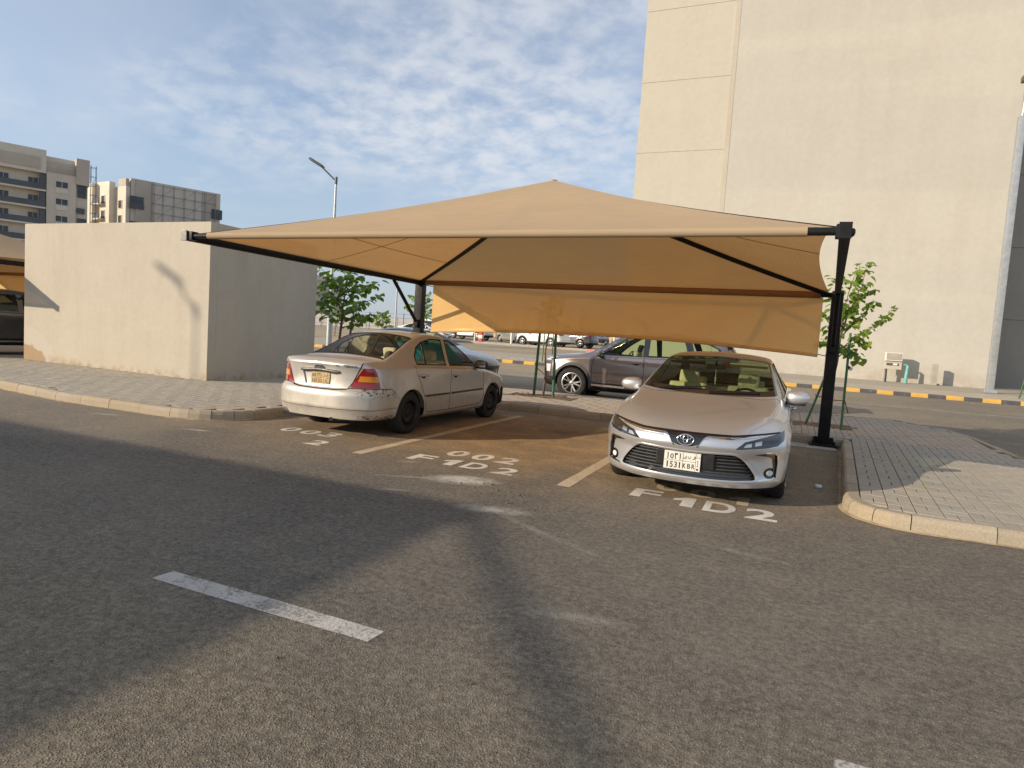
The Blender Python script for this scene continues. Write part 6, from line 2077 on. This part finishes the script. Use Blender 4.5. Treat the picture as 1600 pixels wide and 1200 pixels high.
# ------------------------------------------------------------------ young trees, stakes
def leaf_mesh(name, s, seed=0):
    """a broad heart-shaped leaf, folded along its midrib"""
    out = [(0, 0), (.28, .10), (.48, .34), (.46, .60), (.26, .84), (0, 1.05)]
    v = [(0, 0, 0), (0, .35, -.03), (0, .70, -.05), (0, 1.05, -.16)]
    L_ = [(-x, y, .10 * (x / .48) - .12 * max(0, y - .6)) for x, y in out[1:5]]
    R_ = [(x, y, .10 * (x / .48) - .12 * max(0, y - .6)) for x, y in out[1:5]]
    V = v + L_ + R_
    f = [(0, 1, 5, 4), (1, 2, 6, 5), (2, 3, 7, 6), (0, 8, 9, 1), (1, 9, 10, 2), (2, 10, 11, 3)]
    me = bpy.data.meshes.new(name)
    me.from_pydata([(a * s, b * s, c * s) for a, b, c in V], [], f)
    me.shade_smooth()
    return me

def leaf_mat(name, c1, c2, t):
    m, nt, b, out = new_mat(name)
    nt.nodes.remove(b)
    n = NT(nt)
    oi = n.node('ShaderNodeObjectInfo'); g = n.node('ShaderNodeNewGeometry')
    r = n.math('FRACT', n.math('ADD', oi.outputs['Random'], g.outputs['Random Per Island']))
    c = n.mix(r, c1, c2)
    p = n.pos()
    c = n.mix(1.0, c, n.ramp(n.noise(p, 30, 4, .6), .3, .7, .8, 1.15), 'MULTIPLY')
    pb = n.node('ShaderNodeBsdfPrincipled'); n.ln(c, pb.inputs['Base Color']); pb.inputs['Roughness'].default_value = .45; pb.inputs['Specular IOR Level'].default_value = .4
    tl = n.node('ShaderNodeBsdfTranslucent'); n.ln(n.mix(1.0, c, t, 'MULTIPLY'), tl.inputs[0])
    mx_ = n.node('ShaderNodeMixShader'); mx_.inputs[0].default_value = .42
    n.ln(pb.outputs[0], mx_.inputs[1]); n.ln(tl.outputs[0], mx_.inputs[2]); n.ln(mx_.outputs[0], out.inputs[0])
    return m
M['leaf'] = leaf_mat('broad_leaf', (.12, .20, .03), (.25, .34, .06), (1.6, 1.7, .6, 1))
M['leaf_dark'] = leaf_mat('dark_broad_leaf', (.09, .17, .03), (.22, .32, .06), (1.4, 1.6, .6, 1))

def leaf_matrix(p, d, rnd, s):
    """hang a leaf from p, pointing outwards and down"""
    y = (Vector(d) + Vector((0, 0, -rnd.uniform(.5, 1.2)))).normalized()
    up = Vector((rnd.uniform(-.6, .6), rnd.uniform(-.6, .6), 1))
    x = y.cross(up).normalized(); z = x.cross(y)
    m = Matrix((x, y, z)).transposed().to_4x4() @ Matrix.Scale(s, 4)
    m.translation = p
    return m

def make_tree(label, base, trunk, limbs, leaf_s, spacing, mat, seed, group=None, single=True, parent_z=0.0, name='young_tree', lush=1.0):
    """trunk: list of points relative to base; limbs: list of point lists; leaves along the limbs' outer parts"""
    rnd = random.Random(seed)
    t = thing(name, label, 'tree', base, group=group)
    m = MB(); m.tube(trunk, [.030 - .016 * k / (len(trunk) - 1) for k in range(len(trunk))], 8)
    m.build('trunk', M['bark'], t, smooth='all')
    spots = []
    for L_ in limbs:
        P = [Vector(p) for p in L_]
        pts = []
        for i in range(len(P) - 1):
            for q in np.linspace(0, 1, 8)[:-1]:
                p = P[i].lerp(P[i + 1], q) + Vector((rnd.uniform(-.012, .012), rnd.uniform(-.012, .012), rnd.uniform(-.012, .012)))
                pts.append(p)
        pts.append(P[-1])
        m = MB(); m.tube(pts, [.013 - .009 * k / (len(pts) - 1) for k in range(len(pts))], 6)
        m.build('limb', M['bark'], t, smooth='all')
        tot = sum((pts[i + 1] - pts[i]).length for i in range(len(pts) - 1))
        s = tot * .22; acc = 0; i = 0; side = 1
        while s < tot:
            acc = 0
            for i in range(len(pts) - 1):
                l = (pts[i + 1] - pts[i]).length
                if acc + l >= s: break
                acc += l
            d = (pts[min(i + 1, len(pts) - 1)] - pts[i]).normalized()
            p = pts[i].lerp(pts[i + 1], (s - acc) / max(l, 1e-6))
            sv = d.cross(Vector((0, 0, 1))).normalized()
            for _ in range(1 if lush < 1.5 else 2):
                o = (sv * side * rnd.uniform(.5, 1) + d * rnd.uniform(-.1, .7) + Vector((0, 0, rnd.uniform(-.2, .5)))).normalized()
                pet = p + o * rnd.uniform(.03, .085) * lush
                spots.append((pet, o, rnd.uniform(.65, 1.12)))
                side = -side
            s += spacing * rnd.uniform(.7, 1.3)
    base_me = leaf_mesh('leaf', leaf_s); base_me.materials.append(mat)
    if single:
        for p, o, s in spots[:300]:
            lf = bpy.data.objects.new('leaf', base_me); link(lf, t)
            lf.matrix_local = leaf_matrix(p, o, rnd, s)
        rest = spots[300:]
    else: rest = spots
    if rest:
        V = [v.co.copy() for v in base_me.vertices]; F = [tuple(f.vertices) for f in base_me.polygons]
        m = MB()
        for p, o, s in rest:
            mm = leaf_matrix(p, o, rnd, s); m.add([mm @ v for v in V], F)
        kind(m.build('foliage', mat, t, smooth='all'), 'stuff')
    return t, len(spots)

def stake(label, base, top, r=.022, mat='green_pole', group='green tree stakes', name='tree_stake'):
    p, q = Vector(base), Vector(top)
    m = MB(); m.tube([(0, 0, 0), q - p], r, 10)
    o = m.build(name, M[mat], smooth=True); o.location = p
    return tag(o, label, 'stake', group)

def tie_rope(label, a, b, sag=.05, tail=None):
    a, b = Vector(a), Vector(b)
    pts = []
    for k in range(9):
        q = k / 8; p = a.lerp(b, q); p.z -= sag * math.sin(math.pi * q); pts.append(p - a)
    if tail: pts += [Vector(tail) - a]
    m = MB(); m.tube(pts, .010, 6)
    o = m.build('tree_tie', M['bark'], smooth='all'); o.location = a
    return tag(o, label, 'rope')

def crown_limbs(rnd, top, n, reach, up, origin_z0, origin_z1, axis_pts):
    """limbs leaving the trunk between two heights, arching outwards"""
    out = []
    for k in range(n):
        z = origin_z0 + (origin_z1 - origin_z0) * (k + .5) / n
        a = 2.399 * k + rnd.uniform(-.5, .5)
        o = axis_pts(z)
        l = reach * rnd.uniform(.65, 1.1) * (1 - .45 * (k / n))
        d = Vector((math.cos(a), math.sin(a), 0))
        out.append([o, o + d * l * .45 + Vector((0, 0, up * rnd.uniform(.3, .6))), o + d * l + Vector((0, 0, up * rnd.uniform(.5, 1.1)))])
    return out

# right-hand tree, by the black post
zt = zg(13.5) + KH
def axR(z): return Vector((.10 + .03 * z, .0, z))
limbsR = [
    [axR(1.75), (.25, -.05, 2.2), (.42, -.1, 2.65), (.46, -.1, 3.05)],
    [axR(1.7), (.16, 0, 2.2), (.25, .05, 2.7), (.36, .05, 2.95)],
    [axR(1.6), (.05, .1, 2.1), (.0, .15, 2.55), (-.02, .2, 2.8)],
    [axR(1.45), (.45, -.05, 1.72), (.72, -.1, 1.95), (.98, -.12, 2.25)],
    [axR(1.35), (.34, .05, 1.55), (.52, .08, 1.62), (.60, .1, 1.52)],
    [axR(1.4), (.0, -.15, 1.75), (-.12, -.22, 2.0), (-.2, -.25, 2.1)],
    [axR(1.65), (.36, .1, 1.95), (.55, .12, 2.2), (.62, .1, 2.35)],
    [axR(1.25), (.02, .0, 1.45), (-.10, .02, 1.55), (-.2, .05, 1.5)],
    [axR(1.7), (.3, .0, 2.3), (.5, .05, 2.5), (.62, .05, 2.55)],
    [axR(1.3), (.28, -.08, 1.42), (.42, -.1, 1.38), (.46, -.1, 1.22)]]
treeR, nR = make_tree('young broad-leaved tree beside the black post, before the blank building', (.70, 13.45, zt), [(0, 0, -.1), (.06, 0, .6), axR(1.2), axR(1.75)], limbsR, .135, .052, M['leaf'], 5, lush=1.55)
stake('green stake leaning behind the right mirror of the silver sedan', (.38, 13.45, zt - .1), (.84, 13.5, zt + 1.55))
stake('upright green stake in the pit right of the black post', (.98, 13.02, zt - .05), (1.0, 13.35, zt + 1.75))
tie_rope('brown tie strung between the two stakes by the black post', (.52, 13.46, zt + .56), (1.0, 13.06, zt + .52), .03, (1.07, 13.05, zt + .30))

# middle tree: thin trunk between two stakes, crown behind the screen
zt = zg(13.6) + KH
rm = random.Random(4)
def axM(z): return Vector((.02 * math.sin(z * 3), 0, z))
treeM, nM = make_tree('thin young tree between two stakes before the grey brown car', (-4.98, 13.55, zt), [(0, 0, -.1), (.03, 0, .5), (-.02, 0, 1.0), (.05, 0, 1.5), (.06, 0, 2.0)], crown_limbs(rm, 0, 9, .55, .35, 1.45, 2.0, axM), .11, .07, M['leaf'], 6)
stake('left green stake of the middle tree, upright before the road', (-5.26, 13.70, zt - .05), (-5.20, 13.70, zt + 1.75), .03)
stake('right green stake of the middle tree, before the grey brown car wheel', (-4.74, 13.55, zt - .05), (-4.80, 13.60, zt + 1.75), .03)
tie_rope('brown tie sagging from the left stake to the right stake of the middle tree', (-5.24, 13.69, zt + .62), (-4.76, 13.56, zt + .40), .03)

# left tree behind the block
zt = zg(14.2) + KH
rl = random.Random(9)
def axL(z): return Vector((.10 * z - .02, 0, z))
limbsL = crown_limbs(rl, 0, 20, 1.25, .42, 1.15, 2.35, axL)
limbsL += [[axL(2.2), (.15, .1, 2.6), (-.25, .1, 2.95)], [axL(2.3), (.35, 0, 2.7), (.3, 0, 3.0)], [axL(1.9), (.75, -.1, 2.25), (1.35, -.1, 2.45)], [axL(2.0), (-.35, 0, 2.5), (-.75, 0, 2.9)]]
treeL, nL = make_tree('broad leafy young tree between the cream block and the canopy brace', (-11.25, 14.2, zt), [(0, 0, -.1), (.05, 0, .6), axL(1.2), axL(2.3)], limbsL, .185, .115, M['leaf_dark'], 8, lush=1.6)
stake('dark stake tied close to the leafy tree left of the old sedan', (-11.0, 14.3, zt - .05), (-10.85, 14.3, zt + 1.5), .03, 'galv_dark')
stake('rusty red stake standing by the leafy tree trunk', (-11.35, 14.3, zt - .05), (-11.15, 14.3, zt + 1.7), .03, 'red_rust')

# farther street trees
def far_tree(label, base, h, spread, seed, mat, n=14):
    r_ = random.Random(seed)
    ax = lambda z: Vector((0, 0, z))
    return make_tree(label, base, [(0, 0, -.1), (.02, 0, h * .3), (0, 0, h * .55), (0, 0, h * .85)], crown_limbs(r_, 0, n, spread, h * .16, h * .38, h * .85, ax), .24, .13, mat, seed, 'street trees along the road behind', False, name='street_tree', lush=1.6)
far_tree('yellowish street tree right of the big leafy tree, behind the road', (-23.6, 38.5, zg(38.5)), 3.7, 1.25, 21, M['leaf'], 24)
far_tree('small bushy street tree far behind, left of the canopy post', (-30.3, 58, zg(58)), 3.6, 1.4, 22, M['leaf'], 22)
far_tree('little dark street tree below the big leafy crown', (-26.3, 38, zg(38)), 2.3, .8, 23, M['leaf_dark'], 14)
far_tree('sparse street tree near the far wall, by the cream block edge', (-33.5, 42, zg(42)), 2.7, .7, 24, M['leaf_dark'], 6)
t_, _ = far_tree('thin staked tree on the far pavement by the yellow kerb', (-9.6, 26.9, zg(26.9) + .13), 3.2, .6, 25, M['leaf'], 8)
stake('green stake on the far pavement beside the yellow kerb', (-10.0, 26.8, zg(26.8) + .1), (-9.95, 26.8, zg(26.8) + 1.9), .025)
t_, _ = far_tree('slim tree at the right frame edge before the grey wing', (8.05, 27.75, zg(27.7) + .13), 3.4, .6, 26, M['leaf'], 8)
stake('green stake at the right frame edge by the grey column', (7.52, 27.72, zg(27.7) + .1), (7.72, 27.72, zg(27.7) + 1.55), .026)
# ------------------------------------------------------------------ street lamps
def street_lamp(label, base, h, ang, out=1.55, rise=1.0, group='solar street lamps', sleeve=True, slim=1.0):
    t = thing('street_lamp', label, 'street lamp', base, 0, group)
    d = Vector((math.cos(ang), math.sin(ang), 0))
    m = MB(); m.tube([(0, 0, 0), (0, 0, h * .3), (0, 0, h)], [.085 * slim, .07 * slim, .045 * slim], 12); m.build('pole', M['grey_metal'], t, smooth=True)
    if sleeve:
        m = MB(); m.tube([(0, 0, 0), (0, 0, 2.3)], .12, 14); m.tube([(0, 0, 0), (0, 0, .04)], .26, 14); m.build('base_sleeve', M['grey_metal'], t, smooth=True)
    e = d * out + Vector((0, 0, h + rise))
    m = MB(); m.tube([(0, 0, h - .12), e], .032, 8); m.tube([(0, 0, h - .25), (0, 0, h + .05)], .06, 10); m.build('arm', M['galv_dark'], t, smooth=True)
    rot = (d * .85 + Vector((0, 0, .45))).to_track_quat('X', 'Z').to_matrix()
    m = MB(); m.box(e + d * .22 + Vector((0, 0, .14)), (.62, .40, .08), rot=rot, ch=.015)
    o = m.build('lamp_head', M['galv_dark'], t, smooth=True)
    m = MB(); m.box(e + d * .205 + Vector((0, 0, .19)), (.58, .37, .012), rot=rot); m.build('solar_panel', M['win'], o)
    return t
street_lamp('solar street lamp rising behind the left slope of the canopy', (-18.0, 22.2, zg(22.2)), 7.35, R(203), .62, .42)
street_lamp('street lamp far off, only its head over the canopy edge', (-30.5, 46.0, zg(46)), 9.3, R(203), .8, .35, sleeve=False)
street_lamp('street lamp across the aisle that throws a shadow on the cream block', (-29.6, -8.6, 0), 10.3, R(190), .8, .6, sleeve=False, slim=.6)
t = thing('lamp_pole', 'thin far pole standing right of the leafy tree', 'pole', (-30.0, 52.5, zg(52.5)))
m = MB(); m.tube([(0, 0, 0), (0, 0, 6.3)], [.07, .04], 8); m.build('pole', M['grey_metal'], t, smooth=True)
m = MB(); m.tube([(0, 0, 0), (0, 0, .3)], .14, 10); m.build('base', M['concrete'], t)

# ------------------------------------------------------------------ far walls and fences
t = thing('perimeter_wall', 'long pale panel wall far beyond the sand behind the trees', 'wall', (0, 92, 1.27))
M['far_wall'] = simple('weathered_panel', (.36, .36, .36), .9, 0, .08, .6)
base_me = None
for k in range(34):
    if base_me is None:
        q = MB(); q.box((0, 0, 1.0), (2.92, .12, 2.0), ch=.01); o = q.build('panel', M['far_wall'], t); base_me = o.data
        q = MB(); q.box((0, 0, 1.08), (.18, .22, 2.16)); o2 = q.build('post', M['concrete'], t); pm = o2.data
    else:
        o = bpy.data.objects.new('panel', base_me); link(o, t)
        o2 = bpy.data.objects.new('post', pm); link(o2, t)
    o.location = (-118 + k * 3.1, 0, 0); o2.location = (-118 + k * 3.1 - 1.55, 0, 0)
t = thing('wire_fence', 'chain link fence of thin posts along the sand before the far wall', 'fence', (0, 70, zg(70)))
pm = None
for k in range(30):
    if pm is None:
        q = MB(); q.tube([(0, 0, 0), (0, 0, 2.3)], .045, 6); o = q.build('post', M['galv_dark'], t); pm = o.data
    else: o = bpy.data.objects.new('post', pm); link(o, t)
    o.location = (-92 + k * 2.6, 0, 0)
q = MB()
for z in (.5, 1.1, 1.7, 2.2): q.tube([(-92, 0, z), (-92 + 29 * 2.6, 0, z)], .014, 4)
q.build('wire', M['galv_dark'], t)
t = thing('garden_wall', 'tan wall behind the far row of parked cars', 'wall', (0, 78, 1.27))
M['tan_wall'] = simple('tan_render', (.55, .44, .27), .9, 0, .1, .8)
q = MB()
q.box((-24, 0, 1.6), (34, .25, 3.2), ch=.02); q.build('wall', M['tan_wall'], t)
for k in range(9):
    q = MB(); q.box((-40 + k * 4, -.16, 1.7), (.35, .1, 3.4)); q.build('pier', M['tan_wall'], t)

# posts of the far shade row, barrier, blocks
post_g = 'posts of the far parking row'
for i, (x, y, r_, lab, mt) in enumerate(((-22.4, 52.0, .11, 'stout pale post before the greenish sedan', 'plate_white'), (-26.3, 52.6, .07, 'pale slim post left of the stout one in the far row', 'plate_white'), (-20.2, 52.4, .06, 'dark slim post in the far row right of the stout pale one', 'galv_dark'), (-16.7, 54.0, .07, 'rusty brown post right of the parked white car', 'red_rust'), (-14.0, 55.0, .10, 'white post at the right end of the far row', 'plate_white'))):
    q = MB(); q.tube([(0, 0, 0), (0, 0, 2.8)], r_, 10)
    o = q.build('row_post', M[mt], smooth=True); o.location = (x, y, zg(y)); tag(o, lab, 'post', post_g)
t = thing('traffic_barrier', 'red and white plastic barrier standing by the far row', 'barrier', (-25.0, 51.2, zg(51.2)))
for k in range(4):
    q = MB(); q.box((0, 0, .16 + .32 * k), (.38, .34, .31), ch=.04); q.build('band', M['red'] if k % 2 == 0 else M['plate_white'], t, smooth=True)
q = MB(); q.box((0, 0, .04), (.6, .5, .08), ch=.02); q.build('base', M['trim'], t)
q = MB(); q.box((0, 0, .26), (2.6, .55, .52), ch=.06)
o = q.build('concrete_block', M['pink_kerb'], smooth=True); o.location = (-9.6, 36.8, zg(36.8)); tag(o, 'faded red concrete block lying beyond the grey brown car bonnet', 'block')

# small litter on the asphalt
q = MB(); q.lathe([(0, 0), (.035, .0), (.04, .012), (.034, .03), (0, .032)], 14)
o = q.build('bottle_cap', M['plate_white'], smooth=True); o.location = (.43, 7.87, .003); tag(o, 'small white lid lying in the shade beside the silver sedan', 'lid')
rr = random.Random(31)
q = MB()
for k in range(260):
    x, y = rr.uniform(-8, 5), rr.uniform(1.2, 11)
    if k < 90: x, y = -2.2 + rr.gauss(0, .35), 5.35 + rr.gauss(0, .3)
    if pip(np.array([x]), np.array([y]), island_poly)[0]: continue
    s = rr.uniform(.003, .007) if k > 6 else rr.uniform(.010, .014)
    bm = bmesh.new(); bmesh.ops.create_icosphere(bm, subdivisions=1, radius=s)
    for v in bm.verts: v.co *= rr.uniform(.7, 1.2)
    bm.verts.index_update()
    q.add([v.co + Vector((x, y, s * .5)) for v in bm.verts], [[v.index for v in f.verts] for f in bm.faces]); bm.free()
kind(q.build('gravel', M['bedding']), 'stuff')

# wind-blown sand lying along the kerb foot
def sand_fillet(a, b_, seed):
    r_ = random.Random(seed)
    P = [Vector(p) for p in island_poly]
    m = MB(); rows = []
    seg = [(P[i], P[(i + 1) % len(P)]) for i in range(len(P))]
    ph = r_.uniform(0, 9)
    s_ = 0
    for p, q in seg:
        L_ = (q - p).length; d = (q - p).normalized(); o = Vector((d.y, -d.x))
        for k in range(max(1, int(L_ / .12))):
            c = p + d * (k * .12); s_ += .12
            if not (a <= c.x <= b_ and c.y < 11.6): 
                if len(rows) > 1: 
                    flush(m, rows)
                rows.clear(); continue
            w = .012 + .05 * max(0, math.sin(s_ * 1.1 + ph)) * abs(math.sin(s_ * .37)) + r_.uniform(0, .012)
            h = .008 + .010 * abs(math.sin(s_ * .9 + ph))
            rows.append([(c.x - o.x * .01, c.y - o.y * .01, h), (c.x + o.x * w * .45, c.y + o.y * w * .45, h * .5), (c.x + o.x * w, c.y + o.y * w, .0025)])
    if len(rows) > 1: flush(m, rows)
    return m
def flush(m, rows):
    v = [c for r_ in rows for c in r_]
    m.add(v, [(i * 3 + j, i * 3 + j + 1, (i + 1) * 3 + j + 1, (i + 1) * 3 + j) for i in range(len(rows) - 1) for j in range(2)])
M['drift'] = simple('drifted_sand', (.33, .26, .17), .95, 0, .25, 6, .6, 90)
kind(sand_fillet(-17, 5.6, 4).build('sand', M['drift'], smooth='all'), 'stuff')
